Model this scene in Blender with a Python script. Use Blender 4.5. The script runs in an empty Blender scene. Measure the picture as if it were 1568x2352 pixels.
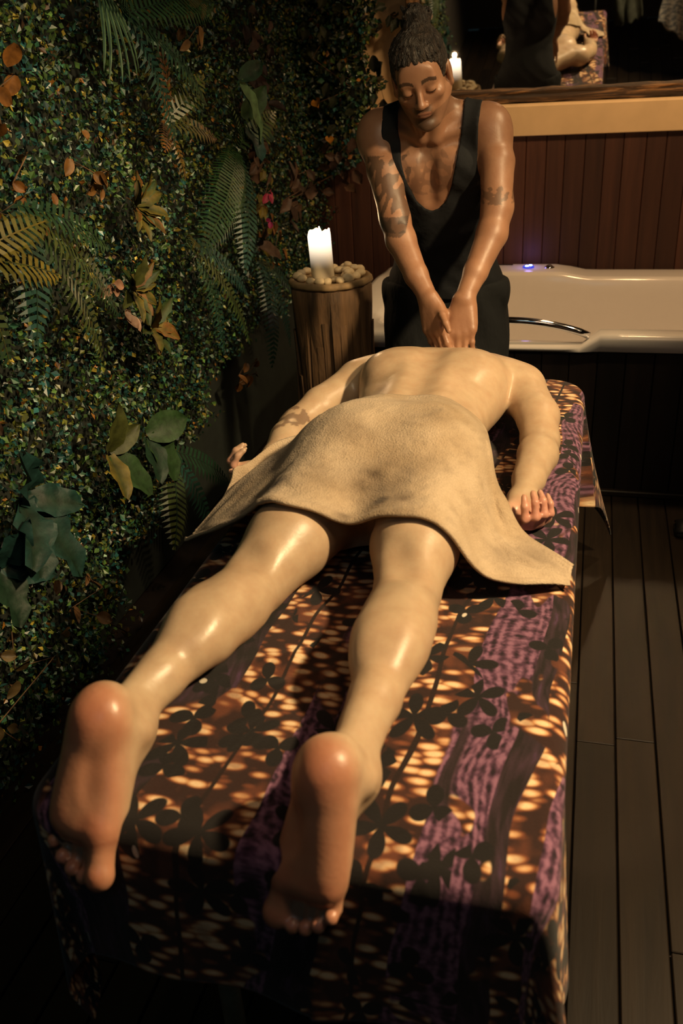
import bpy, math, random
import numpy as np
from mathutils import Vector, Matrix, noise as mnoise

# ------------------------------------------------------------------ camera, world, lights, exposure
S = bpy.context.scene
COL = S.collection
PI = math.pi
rng = np.random.default_rng(7)
random.seed(7)

cam_d = bpy.data.cameras.new('camera')
cam_d.sensor_fit = 'VERTICAL'
cam_d.sensor_height = 36.0
cam_d.sensor_width = 24.0
cam_d.lens = 31.38
cam_d.clip_start = 0.02
cam_d.dof.use_dof = True
cam_d.dof.focus_distance = 2.35
cam_d.dof.aperture_fstop = 4.0
cam = bpy.data.objects.new('camera', cam_d)
cam.matrix_world = Matrix((
    (0.96670187, -0.06683845, 0.24702249, 0.0),
    (0.24935490, 0.46302841, -0.85054502, 0.0),
    (-0.05752933, 0.88381973, 0.46427692, 1.62),
    (0, 0, 0, 1)))
COL.objects.link(cam)
S.camera = cam

w = bpy.data.worlds.new('room_air')
S.world = w
w.use_nodes = True
w.node_tree.nodes['Background'].inputs[0].default_value = (0.30, 0.60, 0.70, 1)
w.node_tree.nodes['Background'].inputs[1].default_value = 0.016


def lamp(name, kind, loc, target, energy, color, size=0.2, spot=None, blend=0.5):
    d = bpy.data.lights.new(name, kind)
    d.energy = energy
    d.color = color
    if kind == 'AREA':
        d.shape = 'DISK'
        d.size = size
    else:
        d.shadow_soft_size = size
    if kind == 'SPOT':
        d.spot_size = spot
        d.spot_blend = blend
    o = bpy.data.objects.new(name, d)
    o.location = loc
    v = Vector(target) - Vector(loc)
    o.rotation_euler = v.to_track_quat('-Z', 'Y').to_euler()
    COL.objects.link(o)
    return o


WARM = (1.0, 0.72, 0.38)
lamp('main_spotlight', 'SPOT', (1.25, 1.22, 2.45), (-0.40, 1.40, 0.75), 365, WARM, 0.07, math.radians(80), 0.55)
lamp('head_spotlight', 'SPOT', (0.85, 2.60, 2.60), (-0.42, 2.75, 1.10), 75, WARM, 0.05, math.radians(62), 0.6)
lamp('wall_washer', 'SPOT', (0.3, 3.5, 2.6), (0.1, 4.55, 0.9), 105, (1.0, 0.62, 0.30), 0.1, math.radians(105), 0.8)
lamp('green_wall_spotlight', 'SPOT', (-0.1, 1.2, 2.5), (-1.35, 2.3, 1.3), 34, (1.0, 0.80, 0.48), 0.1, math.radians(75), 1.0)
lamp('warm_fill', 'AREA', (0.45, 0.55, 2.76), (0.35, 0.75, 0), 5.0, (1.0, 0.68, 0.42), 0.5)  # added dim warm fill for the soles, foot end and hanging clothes
lamp('cool_fill', 'AREA', (-0.2, -0.7, 2.72), (-0.6, 1.8, 0.8), 2.6, (0.35, 0.80, 1.0), 1.0)  # added teal fill behind the camera, lifts the shadows and tints the leaves

S.view_settings.view_transform = 'Standard'
S.view_settings.look = 'None'
S.view_settings.gamma = 1.0
S.view_settings.use_curve_mapping = False
S.view_settings.exposure = 0.0


# ------------------------------------------------------------------ helpers: objects
def link(name, me, parent=None, **props):
    o = bpy.data.objects.new(name, me)
    COL.objects.link(o)
    if parent is not None:
        o.parent = parent
    for k, v in props.items():
        o[k] = v
    return o


def empty(name, loc=(0, 0, 0), **props):
    o = link(name, None, **props)
    o.location = loc
    o.empty_display_size = 0.05
    return o


def mesh(name, verts, faces, mat=None, smooth=True, cols=None, uvw=None):
    me = bpy.data.meshes.new(name)
    if isinstance(verts, np.ndarray) and isinstance(faces, np.ndarray):
        nv, nf, k = len(verts), len(faces), faces.shape[1]
        me.vertices.add(nv)
        me.vertices.foreach_set('co', verts.astype(np.float32).ravel())
        me.loops.add(nf * k)
        me.loops.foreach_set('vertex_index', faces.astype(np.int32).ravel())
        me.polygons.add(nf)
        me.polygons.foreach_set('loop_start', np.arange(0, nf * k, k, dtype=np.int32))
        me.update(calc_edges=True)
    else:
        me.from_pydata([tuple(v) for v in verts], [], [tuple(f) for f in faces])
        me.update()
    if mat:
        me.materials.append(mat)
    me.polygons.foreach_set('use_smooth', np.full(len(me.polygons), smooth, dtype=bool))
    if cols is not None:
        a = me.color_attributes.new('Col', 'FLOAT_COLOR', 'POINT')
        c = np.ones((len(me.vertices), 4), np.float32)
        c[:, :3] = cols
        a.data.foreach_set('color', c.ravel())
    if uvw is not None:
        a = me.attributes.new('pat', 'FLOAT_VECTOR', 'POINT')
        a.data.foreach_set('vector', np.asarray(uvw, np.float32).ravel())
    me.update()
    return me


def box_vf(x0, x1, y0, y1, z0, z1, b=0.0):
    """box with a chamfer b on every vertical and horizontal edge of its faces"""
    if b <= 0:
        v = [(x, y, z) for x in (x0, x1) for y in (y0, y1) for z in (z0, z1)]
        f = [(0, 1, 3, 2), (4, 6, 7, 5), (0, 4, 5, 1), (2, 3, 7, 6), (0, 2, 6, 4), (1, 5, 7, 3)]
        return v, f
    import bmesh
    bm = bmesh.new()
    v, f = box_vf(x0, x1, y0, y1, z0, z1)
    vs = [bm.verts.new(p) for p in v]
    for q in f:
        bm.faces.new([vs[i] for i in q])
    bmesh.ops.bevel(bm, geom=list(bm.edges), offset=b, segments=1, affect='EDGES')
    bm.verts.index_update()
    out = [tuple(p.co) for p in bm.verts], [tuple(p.index for p in q.verts) for q in bm.faces]
    bm.free()
    return out


def box(name, x0, x1, y0, y1, z0, z1, mat, parent=None, b=0.0, **props):
    v, f = box_vf(x0, x1, y0, y1, z0, z1, b)
    return link(name, mesh(name, v, f, mat, smooth=False), parent, **props)


def lathe(profile, n=32, centre=(0, 0, 0), wob=None):
    v, f = [], []
    for i, (r, z) in enumerate(profile):
        for k in range(n):
            a = 2 * PI * k / n
            rr = r * (1 + (wob(a, z) if wob else 0))
            v.append((centre[0] + rr * math.cos(a), centre[1] + rr * math.sin(a), centre[2] + z))
    for i in range(len(profile) - 1):
        for k in range(n):
            a, b = i * n + k, i * n + (k + 1) % n
            f.append((a, b, b + n, a + n))
    f.append(tuple(range(n))[::-1])
    f.append(tuple(range((len(profile) - 1) * n, len(profile) * n)))
    return v, f


def tube(pts, rads, n=12):
    pts = [Vector(p) for p in pts]
    if not isinstance(rads, (list, tuple)):
        rads = [rads] * len(pts)
    v, f = [], []
    up = Vector((0, 0, 1))
    for i, p in enumerate(pts):
        t = (pts[min(i + 1, len(pts) - 1)] - pts[max(i - 1, 0)]).normalized()
        s = t.cross(up)
        s = t.cross(Vector((1, 0, 0))) if s.length < 1e-3 else s
        s.normalize()
        q = s.cross(t).normalized()
        for k in range(n):
            a = 2 * PI * k / n
            v.append(p + (s * math.cos(a) + q * math.sin(a)) * rads[i])
    for i in range(len(pts) - 1):
        for k in range(n):
            a, b = i * n + k, i * n + (k + 1) % n
            f.append((a, b, b + n, a + n))
    f.append(tuple(range(n))[::-1])
    f.append(tuple(range((len(pts) - 1) * n, len(pts) * n)))
    return v, f


# ------------------------------------------------------------------ helpers: materials
class G:
    """small node graph writer"""

    def __init__(s, name):
        s.m = bpy.data.materials.new(name)
        s.m.use_nodes = True
        s.t = s.m.node_tree
        s.b = s.t.nodes['Principled BSDF']

    def n(s, typ, **kw):
        nd = s.t.nodes.new(typ)
        for k, v in kw.items():
            setattr(nd, k, v)
        return nd

    def set(s, sock, val):
        if isinstance(val, bpy.types.NodeSocket):
            s.t.links.new(val, sock)
        elif isinstance(val, (tuple, list)) and len(val) == 3 and sock.type == 'RGBA':
            sock.default_value = (*val, 1)
        else:
            sock.default_value = val

    def attr(s, name):
        nd = s.n('ShaderNodeAttribute', attribute_name=name)
        return nd.outputs['Vector'] if name != 'Col' else nd.outputs['Color']

    def obj(s):
        return s.n('ShaderNodeTexCoord').outputs['Object']

    def pos(s):
        return s.n('ShaderNodeNewGeometry').outputs['Position']

    def math(s, op, a, b=0.0, c=0.0, clamp=False):
        nd = s.n('ShaderNodeMath', operation=op, use_clamp=clamp)
        s.set(nd.inputs[0], a)
        s.set(nd.inputs[1], b)
        s.set(nd.inputs[2], c)
        return nd.outputs[0]

    def vmul(s, v, k):
        nd = s.n('ShaderNodeVectorMath', operation='MULTIPLY')
        s.set(nd.inputs[0], v)
        nd.inputs[1].default_value = k
        return nd.outputs[0]

    def vadd(s, a, b):
        nd = s.n('ShaderNodeVectorMath', operation='ADD')
        s.set(nd.inputs[0], a)
        s.set(nd.inputs[1], b)
        return nd.outputs[0]

    def noise(s, v, scale, detail=2.0, rough=0.5, dist=0.0, color=False):
        nd = s.n('ShaderNodeTexNoise')
        s.set(nd.inputs['Vector'], v)
        nd.inputs['Scale'].default_value = scale
        nd.inputs['Detail'].default_value = detail
        nd.inputs['Roughness'].default_value = rough
        nd.inputs['Distortion'].default_value = dist
        return nd.outputs['Color' if color else 'Fac']

    def vor(s, v, scale, rand=1.0, out='Distance', feature='F1', smooth=0.3):
        nd = s.n('ShaderNodeTexVoronoi', feature=feature)
        s.set(nd.inputs['Vector'], v)
        nd.inputs['Scale'].default_value = scale
        nd.inputs['Randomness'].default_value = rand
        return nd.outputs[out]

    def ramp(s, f, stops, interp='LINEAR'):
        nd = s.n('ShaderNodeValToRGB')
        s.set(nd.inputs[0], f)
        cr = nd.color_ramp
        cr.interpolation = interp
        while len(cr.elements) < len(stops):
            cr.elements.new(0.5)
        for e, (p, c) in zip(cr.elements, stops):
            e.position = p
            e.color = (*c, 1) if not isinstance(c, (int, float)) else (c, c, c, 1)
        return nd.outputs[0]

    def mix(s, f, a, b, mode='MIX'):
        nd = s.n('ShaderNodeMix', data_type='RGBA', blend_type=mode)
        s.set(nd.inputs[0], f)
        s.set(nd.inputs[6], a)
        s.set(nd.inputs[7], b)
        return nd.outputs[2]

    def bump(s, h, strength=0.3, dist=0.01):
        nd = s.n('ShaderNodeBump')
        s.set(nd.inputs['Height'], h)
        nd.inputs['Strength'].default_value = strength
        nd.inputs['Distance'].default_value = dist
        s.t.links.new(nd.outputs[0], s.b.inputs['Normal'])

    def out(s, color=None, rough=0.5, metal=0.0, spec=0.5, **kw):
        if color is not None:
            s.set(s.b.inputs['Base Color'], color)
        s.set(s.b.inputs['Roughness'], rough)
        s.b.inputs['Metallic'].default_value = metal
        s.b.inputs['Specular IOR Level'].default_value = spec
        for k, v in kw.items():
            s.set(s.b.inputs[k.replace('_', ' ')], v)
        return s.m


def plain(name, c, rough=0.5, metal=0.0, spec=0.5, var=0.25, scale=20):
    g = G(name)
    f = g.noise(g.obj(), scale, 3)
    c0 = tuple(x * (1 - var) for x in c)
    c1 = tuple(min(1, x * (1 + var)) for x in c)
    return g.out(g.ramp(f, [(0.3, c0), (0.7, c1)]), rough, metal, spec)


def wood(name, dark, light, grain=(30, 30, 2), rough=0.5, bump=0.15, spec=0.4):
    g = G(name)
    rnd = g.n('ShaderNodeObjectInfo').outputs['Random']
    off = g.n('ShaderNodeCombineXYZ')
    for i in range(3):
        g.set(off.inputs[i], g.math('MULTIPLY', rnd, 37.0 + 11 * i))
    p = g.vadd(g.pos(), off.outputs[0])
    f = g.noise(g.vmul(p, grain), 1.0, 5, 0.6, 0.6)
    base = g.ramp(f, [(0.28, dark), (0.72, light)])
    tone = g.math('ADD', g.math('MULTIPLY', rnd, 0.7), 0.65)
    cc = g.n('ShaderNodeCombineColor')
    for i in range(3):
        g.set(cc.inputs[i], tone)
    g.bump(f, bump, 0.004)
    return g.out(g.mix(1.0, base, cc.outputs[0], 'MULTIPLY'), rough, spec=spec)


M_FLOOR = wood('dark_floor_wood', (0.007, 0.004, 0.0022), (0.018, 0.0105, 0.0055), (28, 2.0, 28), 0.5, 0.25)
M_PLANK = wood('red_brown_wall_wood', (0.034, 0.0115, 0.007), (0.078, 0.029, 0.016), (22, 22, 1.4), 0.6, 0.15)
M_PANEL = wood('dark_tub_wood', (0.007, 0.0045, 0.004), (0.016, 0.010, 0.008), (22, 22, 1.4), 0.6, 0.12)
M_CREAM = plain('cream_plaster', (0.64, 0.455, 0.25), 0.85, var=0.06, scale=9)
M_DARKWALL = plain('dark_room_wall', (0.035, 0.028, 0.024), 0.85, var=0.15)
M_TUB = plain('white_acrylic', (0.78, 0.74, 0.70), 0.14, spec=0.5, var=0.01)
M_CHROME = plain('chrome', (0.75, 0.75, 0.78), 0.08, 1.0, var=0.02)
M_BLACKMETAL = plain('dark_metal', (0.02, 0.02, 0.02), 0.35, 0.6)
M_CUSHION = plain('dark_vinyl', (0.03, 0.025, 0.025), 0.5)
M_LEG = plain('olive_grey_leg', (0.10, 0.09, 0.055), 0.5)

g = G('mirror_silver')
M_MIRROR = g.out((0.80, 0.80, 0.78), 0.015, 1.0)

g = G('rough_timber')
f1 = g.noise(g.vmul(g.obj(), (3, 40, 40)), 1.0, 5, 0.65, 0.8)
g.bump(f1, 0.8, 0.02)
M_TIMBER = g.out(g.ramp(f1, [(0.3, (0.010, 0.007, 0.005)), (0.50, (0.05, 0.026, 0.012)), (0.64, (0.30, 0.16, 0.065))]), 0.7)

g = G('log_bark')
f1 = g.noise(g.vmul(g.obj(), (26, 26, 3)), 1.0, 5, 0.65, 0.5)
g.bump(f1, 0.7, 0.012)
M_BARK = g.out(g.ramp(f1, [(0.3, (0.035, 0.020, 0.010)), (0.7, (0.20, 0.105, 0.045))]), 0.75)
M_CUTWOOD = plain('pale_cut_wood', (0.30, 0.19, 0.09), 0.7, var=0.35, scale=30)
M_PEBBLE = plain('pale_pebble', (0.72, 0.55, 0.33), 0.55, var=0.25, scale=25)

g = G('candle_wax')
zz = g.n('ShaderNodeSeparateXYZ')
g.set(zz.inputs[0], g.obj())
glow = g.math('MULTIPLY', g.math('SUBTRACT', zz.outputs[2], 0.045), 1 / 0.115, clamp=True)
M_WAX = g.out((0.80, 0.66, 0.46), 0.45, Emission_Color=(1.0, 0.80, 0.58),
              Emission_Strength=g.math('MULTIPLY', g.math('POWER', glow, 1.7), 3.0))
g = G('candle_flame')
M_FLAME = g.out((1, 0.8, 0.5), 0.5, Emission_Color=(1.0, 0.78, 0.5), Emission_Strength=40.0)
M_WICK = plain('burnt_wick', (0.02, 0.015, 0.01), 0.9)
g = G('blue_led')
M_LED = g.out((0.3, 0.4, 1.0), 0.4, Emission_Color=(0.30, 0.42, 1.0), Emission_Strength=9.0)
g = G('led_ring')
M_LEDRING = g.out((0.02, 0.03, 0.30), 0.3, Emission_Color=(0.05, 0.08, 0.9), Emission_Strength=0.7)


def skin_mat(name, rough, sss):
    g = G(name)
    c = g.attr('Col')
    f = g.noise(g.obj(), 28, 4, 0.6)
    c2 = g.mix(1.0, c, g.ramp(f, [(0.3, (0.86, 0.80, 0.78)), (0.7, (1.0, 1.0, 1.0))]), 'MULTIPLY')
    g.bump(g.noise(g.obj(), 160, 3, 0.6), 0.10, 0.003)
    r = g.math('ADD', g.math('MULTIPLY', g.noise(g.obj(), 9, 2), 0.22), rough - 0.11)
    m = g.out(c2, r, spec=0.5)
    g.b.inputs['Subsurface Weight'].default_value = sss
    g.b.inputs['Subsurface Radius'].default_value = (0.012, 0.005, 0.003)
    g.b.inputs['Subsurface Scale'].default_value = 0.6
    return m


M_SKIN_C = skin_mat('oiled_fair_skin', 0.37, 0.12)
M_SKIN_M = skin_mat('brown_skin', 0.42, 0.0)
g = G('dark_hair')
f1 = g.noise(g.vmul(g.obj(), (60, 60, 25)), 1.0, 4, 0.7, 1.5)
g.bump(f1, 1.0, 0.02)
M_HAIR = g.out(g.ramp(f1, [(0.35, (0.008, 0.006, 0.005)), (0.75, (0.05, 0.030, 0.018))]), 0.55)
g = G('black_jersey')
g.bump(g.noise(g.obj(), 40, 4), 0.25, 0.01)
M_TANK = g.out((0.012, 0.013, 0.015), 0.85, spec=0.25)
g = G('black_trouser_cloth')
g.bump(g.noise(g.vmul(g.obj(), (14, 14, 6)), 1.0, 4), 0.5, 0.03)
M_TROUSER = g.out((0.012, 0.013, 0.014), 0.9, spec=0.25)
M_SHOE = plain('black_shoe', (0.012, 0.012, 0.012), 0.5)

g = G('beige_terry')
p = g.obj()
f1 = g.noise(p, 7, 3, 0.55)
f2 = g.noise(p, 260, 2, 0.7)
v2 = g.vor(p, 5.2)
c = g.ramp(f1, [(0.30, (0.42, 0.305, 0.19)), (0.62, (0.57, 0.445, 0.315))])
c = g.mix(g.attr('Col'), c, (0.10, 0.068, 0.045))
c = g.mix(1.0, c, g.ramp(f2, [(0.25, (0.82, 0.82, 0.82)), (0.7, (1, 1, 1))]), 'MULTIPLY')
g.bump(g.math('ADD', f2, g.math('MULTIPLY', g.noise(p, 32, 3), 1.2)), 0.55, 0.006)
M_TOWEL = g.out(c, 0.95, spec=0.1, Sheen_Weight=0.1)

# patterned blanket: columns of bean-shaped cream marks, purple knit, dark ground, black petals
g = G('patterned_blanket')
p = g.attr('pat')
wn = g.noise(g.vmul(p, (2.2, 1.3, 1)), 1.6, 2, 0.5, color=True)
wv = g.n('ShaderNodeVectorMath', operation='SUBTRACT')
g.set(wv.inputs[0], wn)
wv.inputs[1].default_value = (0.5, 0.5, 0.5)
q = g.vadd(p, g.vmul(wv.outputs[0], (0.22, 0.16, 0)))
zone = g.noise(g.vmul(q, (7.2, 1.5, 1)), 1.0, 1.5, 0.5)
sub = g.noise(g.vmul(q, (5.0, 3.2, 1)), 2.0, 2, 0.5)
qb = g.vadd(p, g.vmul(wv.outputs[0], (0.10, 0.06, 0)))
bv = g.vor(g.vmul(qb, (26, 56, 1)), 1.0, 0.85)
bean = g.ramp(bv, [(0.24, (0.90, 0.66, 0.40)), (0.37, (0.66, 0.34, 0.15)), (0.46, (0.22, 0.070, 0.032)), (0.58, (0.036, 0.016, 0.013))])
bn = g.noise(g.vmul(qb, (16, 12, 1)), 1.0, 2)
bean = g.mix(g.ramp(bn, [(0.36, 0.60), (0.48, 0.0)]), bean, (0.19, 0.060, 0.030))
# purple knit: chunky vertical threads
su = g.n('ShaderNodeSeparateXYZ')
g.set(su.inputs[0], g.vadd(q, g.vmul(wv.outputs[0], (0.03, 0.0, 0))))
band = g.math('ADD', g.math('MULTIPLY', g.math('SINE', g.math('MULTIPLY', su.outputs[0], 430.0)), 0.22), 0.5)
kn = g.noise(g.vmul(q, (70, 60, 1)), 1.0, 2, 0.6)
kf = g.math('ADD', g.math('MULTIPLY', band, 0.30), g.math('MULTIPLY', kn, 0.80))
knit = g.ramp(kf, [(0.40, (0.020, 0.011, 0.018)), (0.53, (0.105, 0.044, 0.082)), (0.66, (0.27, 0.125, 0.20))])
dv = g.noise(g.vmul(q, (60, 9, 1)), 1.0, 3, 0.6)
dark = g.ramp(dv, [(0.42, (0.017, 0.012, 0.012)), (0.60, (0.045, 0.024, 0.034)), (0.74, (0.10, 0.045, 0.11))])
# long bands across the width of the cloth: beans, dark, knit ...
sp3 = g.n('ShaderNodeSeparateXYZ')
g.set(sp3.inputs[0], g.vadd(p, g.vmul(wv.outputs[0], (0.12, 0.0, 0))))
sb = g.math('ADD', sp3.outputs[0], g.math('MULTIPLY', g.math('SUBTRACT', 1.4, sp3.outputs[1]), 0.10))
band_t = g.math('MULTIPLY', g.math('ADD', sb, 0.85), 1 / 1.0)


def bt(x_):
    return x_ + 0.85


D_, K_, B_ = 0.0, 0.5, 1.0
cls = g.ramp(band_t, [(0.0, B_), (bt(-0.79), D_), (bt(-0.74), B_), (bt(-0.655), D_), (bt(-0.62), K_), (bt(-0.575), D_), (bt(-0.49), B_), (bt(-0.335), K_), (bt(-0.285), D_),
                      (bt(-0.225), B_), (bt(-0.115), K_), (bt(-0.025), D_), (bt(0.015), B_), (bt(0.06), K_), (bt(0.10), B_)], 'CONSTANT')
cls = g.math('ADD', cls, g.math('MULTIPLY', g.math('SUBTRACT', zone, 0.5), 1.5))
c = g.mix(g.ramp(cls, [(0.24, 0.0), (0.28, 1.0)]), dark, knit)
c = g.mix(g.ramp(cls, [(0.73, 0.0), (0.77, 1.0)]), c, bean)
c = g.mix(g.ramp(sub, [(0.575, 0.0), (0.595, 1.0)]), c, bean)
for ctr_ in (-0.165, -0.41):          # dark spines through the bean columns
    c = g.mix(g.math('LESS_THAN', g.math('ABSOLUTE', g.math('SUBTRACT', sb, ctr_)), 0.0035), c, (0.022, 0.012, 0.010))
# black three- and five-petalled flowers
pq = g.vadd(p, g.vmul(wv.outputs[0], (0.06, 0.06, 0)))
for scx, scy, lob, gate in ((9.5, 8.0, 2.5, 0.62), (13.0, 11.0, 1.5, 0.70)):
    pm = g.vmul(pq, (scx, scy, 1))
    vn = g.n('ShaderNodeTexVoronoi')
    g.set(vn.inputs['Vector'], pm)
    vn.inputs['Scale'].default_value = 1.0
    dl = g.n('ShaderNodeVectorMath', operation='SUBTRACT')
    g.set(dl.inputs[0], pm)
    g.set(dl.inputs[1], vn.outputs['Position'])
    sd_ = g.n('ShaderNodeSeparateXYZ')
    g.set(sd_.inputs[0], dl.outputs[0])
    sc_ = g.n('ShaderNodeSeparateColor')
    g.set(sc_.inputs[0], vn.outputs['Color'])
    th_ = g.math('ARCTAN2', sd_.outputs[1], sd_.outputs[0])
    lobe = g.math('ABSOLUTE', g.math('COSINE', g.math('ADD', g.math('MULTIPLY', th_, lob), g.math('MULTIPLY', sc_.outputs[1], 6.28))))
    rad_ = g.math('SQRT', g.math('ADD', g.math('MULTIPLY', sd_.outputs[0], sd_.outputs[0]), g.math('MULTIPLY', sd_.outputs[1], sd_.outputs[1])))
    edge_ = g.math('SUBTRACT', g.math('ADD', g.math('MULTIPLY', lobe, 0.40), 0.05), rad_)
    pet = g.math('MULTIPLY', g.math('MULTIPLY', g.math('ADD', edge_, 0.01), 40.0, clamp=True), g.math('GREATER_THAN', sc_.outputs[0], gate))
    c = g.mix(pet, c, (0.013, 0.011, 0.011))
# white dashes
hv = g.vor(g.vmul(q, (30, 14, 1)), 1.0, 1.0)
hc = g.n('ShaderNodeSeparateColor')
g.set(hc.inputs[0], g.vor(g.vmul(q, (30, 14, 1)), 1.0, 1.0, 'Color'))
dash = g.math('MULTIPLY', g.math('LESS_THAN', hv, 0.15), g.math('GREATER_THAN', hc.outputs[1], 0.90))
c = g.mix(dash, c, (0.72, 0.64, 0.52))
fz = g.noise(p, 420, 2, 0.6)
wr = g.noise(g.vmul(p, (9, 3.5, 1)), 1.0, 3, 0.55, 0.8)
g.bump(g.math('ADD', g.math('MULTIPLY', fz, 0.15), wr), 0.35, 0.02)
c = g.mix(1.0, c, g.ramp(fz, [(0.3, (0.75, 0.75, 0.75)), (0.7, (1, 1, 1))]), 'MULTIPLY')
M_BLANKET = g.out(c, 0.9, spec=0.15, Sheen_Weight=0.15)

g = G('leaf_surface')
c = g.attr('Col')
f1 = g.noise(g.pos(), 60, 2)
c = g.mix(1.0, c, g.ramp(f1, [(0.3, (0.65, 0.65, 0.65)), (0.7, (1, 1, 1))]), 'MULTIPLY')
M_LEAF = g.out(c, 0.38, spec=0.5)
M_MATBACK = plain('mat_backing', (0.010, 0.014, 0.010), 0.95)
g = G('broad_leaf_surface')
c = g.attr('Col')
f1 = g.noise(g.pos(), 45, 3)
c = g.mix(1.0, c, g.ramp(f1, [(0.3, (0.45, 0.45, 0.45)), (0.7, (0.9, 0.9, 0.9))]), 'MULTIPLY')
g.bump(f1, 0.3, 0.006)
M_BLADE = g.out(c, 0.55, spec=0.3)
g = G('white_patterned_cloth')
f1 = g.noise(g.vmul(g.obj(), (30, 30, 60)), 1.0, 3, 0.6)
M_WRAP = g.out(g.ramp(f1, [(0.42, (0.62, 0.58, 0.55)), (0.58, (0.18, 0.20, 0.24))]), 0.9)
M_JACKET = plain('grey_green_cloth', (0.05, 0.055, 0.045), 0.9, spec=0.2)

# ------------------------------------------------------------------ the room
BACK = 4.75
floor = box('floor', -1.5, 2.2, -1.6, 4.85, -0.10, -0.014, M_PANEL, kind='structure')
PW = 0.0975
for i in range(-15, 22):
    x0 = 0.152 + i * PW
    if x0 < -1.42 or x0 > 2.1:
        continue
    ends = [-1.6]
    y = -1.6 + random.uniform(0.5, 1.9)
    if i == 0:
        y = 1.86
    while y < 3.2:
        ends.append(y)
        y += random.uniform(1.5, 2.1)
    ends.append(3.27 if x0 > -1.0 else 4.75)
    for a, b in zip(ends[:-1], ends[1:]):
        box('plank', x0 + 0.002, x0 + PW - 0.002, a + 0.0012, b - 0.0012, -0.014, random.uniform(-0.0006, 0.0006), M_FLOOR, floor, 0.002)

wall_left = box('wall_left', -1.55, -1.42, -1.6, 4.85, 0, 2.8, M_DARKWALL, kind='structure')
wall_right = box('wall_right', 2.2, 2.3, -1.6, 4.85, 0, 2.8, M_DARKWALL, kind='structure')
wall_front = box('wall_front', -1.42, 2.2, -1.7, -1.6, 0, 2.8, M_DARKWALL, kind='structure')
ceiling = box('ceiling', -1.55, 2.3, -1.7, 4.85, 2.8, 2.9, M_DARKWALL, kind='structure')
wall_back = box('wall_back', -1.42, 2.2, BACK, BACK + 0.1, 0, 2.8, M_CREAM, kind='structure')
x = -1.42
while x < 2.15:
    x1 = min(2.2, x + random.uniform(0.082, 0.102))
    if x1 > 2.15:
        x1 = 2.2
    box('plank', x + 0.001, x1 - 0.001, 4.52, 4.545, 0, 1.193, M_PLANK, wall_back, 0.0025)
    x = x1
box('trim_1', -1.42, 2.2, 4.50, BACK, 1.193, 1.321, M_CREAM, kind='structure', b=0.003)

# ------------------------------------------------------------------ bath tub and its surround
sur = empty('tub_surround', (0.05, 3.27, 0), label='dark wooden plank cladding below the white bathtub', category='tub panel')
x = -0.94
while x < 1.04:
    o = box('plank', x + 0.001, x + 0.099, 3.27, 3.292, 0.0, 0.572, M_PANEL, sur, 0.003)
    o.location = (-0.05, -3.27, 0)
    x += 0.1
o = box('end_panel', -0.94, -0.92, 3.292, 4.50, 0.0, 0.572, M_PANEL, sur, 0.003)
o.location = (-0.05, -3.27, 0)
box('baseboard_front', -0.94, 1.05, 3.245, 3.2695, 0.0, 0.024, M_FLOOR, kind='structure', b=0.004)


def rrect(x0, x1, y0, y1, r, n=20, m=26):
    out = []
    for cx_, cy_, a0 in ((x1 - r, y0 + r, -90), (x1 - r, y1 - r, 0), (x0 + r, y1 - r, 90), (x0 + r, y0 + r, 180)):
        for k in range(n):
            a = math.radians(a0 + 90 * k / (n - 1))
            out.append((cx_ + r * math.cos(a), cy_ + r * math.sin(a)))
    pts = []
    for i in range(len(out)):
        a, b = out[i], out[(i + 1) % len(out)]
        s = m if i % n == n - 1 else 1
        for k in range(s):
            pts.append((a[0] + (b[0] - a[0]) * k / s, a[1] + (b[1] - a[1]) * k / s))
    return pts


def sstep(a, b, x):
    t = max(0.0, min(1.0, (x - a) / (b - a)))
    return t * t * (3 - 2 * t)


def rim_z(x, y):
    front = 1 - sstep(3.36, 3.5, y)
    back = sstep(4.1, 4.4, y)
    dip = sstep(-0.62, -0.56, x) * (1 - sstep(0.0, 0.05, x))
    z = 0.637
    z -= 0.047 * front * dip
    z -= back * (0.022 + 0.026 * sstep(-0.14, 0.02, x))
    return z


tub = empty('bathtub', (0.05, 3.88, 0.1), label='white acrylic bathtub with chrome grab bar against the wooden wall', category='bathtub')
V, F = [], []
rings = [
    (0.0, 0.10, 0.574, 0), (-0.008, 0.10, 0.578, 0), (-0.010, 0.10, -0.016, 1), (-0.004, 0.10, -0.003, 1), (0.010, 0.10, 0.0, 1),
    (0.050, 0.11, 0.0, 1), (0.085, 0.12, -0.002, 1), (0.100, 0.13, -0.008, 1), (0.108, 0.14, -0.022, 1), (0.116, 0.15, 0.52, 0),
    (0.135, 0.18, 0.40, 0), (0.165, 0.22, 0.27, 0), (0.21, 0.24, 0.17, 0), (0.30, 0.22, 0.13, 0), (0.42, 0.15, 0.12, 0)]
n_r = None
for d, r, z, rel in rings:
    k = min(1.0, max(0.0, d) / 0.1)
    pts = rrect(-0.95 + d + 0.05 * k, 1.08 - d - 0.05 * k, 3.262 + d, 4.502 - d - 0.085 * k, r)
    n_r = len(pts)
    for (a, b) in pts:
        V.append((a - 0.05, b - 3.88, (rim_z(a, b) + z if rel else z) - 0.1))
for i in range(len(rings) - 1):
    for k in range(n_r):
        a, b = i * n_r + k, i * n_r + (k + 1) % n_r
        F.append((a, b, b + n_r, a + n_r))
F.append(tuple(range((len(rings) - 1) * n_r, len(rings) * n_r)))
o = link('basin', mesh('basin', V, F, M_TUB), tub)


def at_tub(vf):
    return [(a - 0.05, b - 3.88, c - 0.1) for a, b, c in vf[0]], vf[1]


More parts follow.
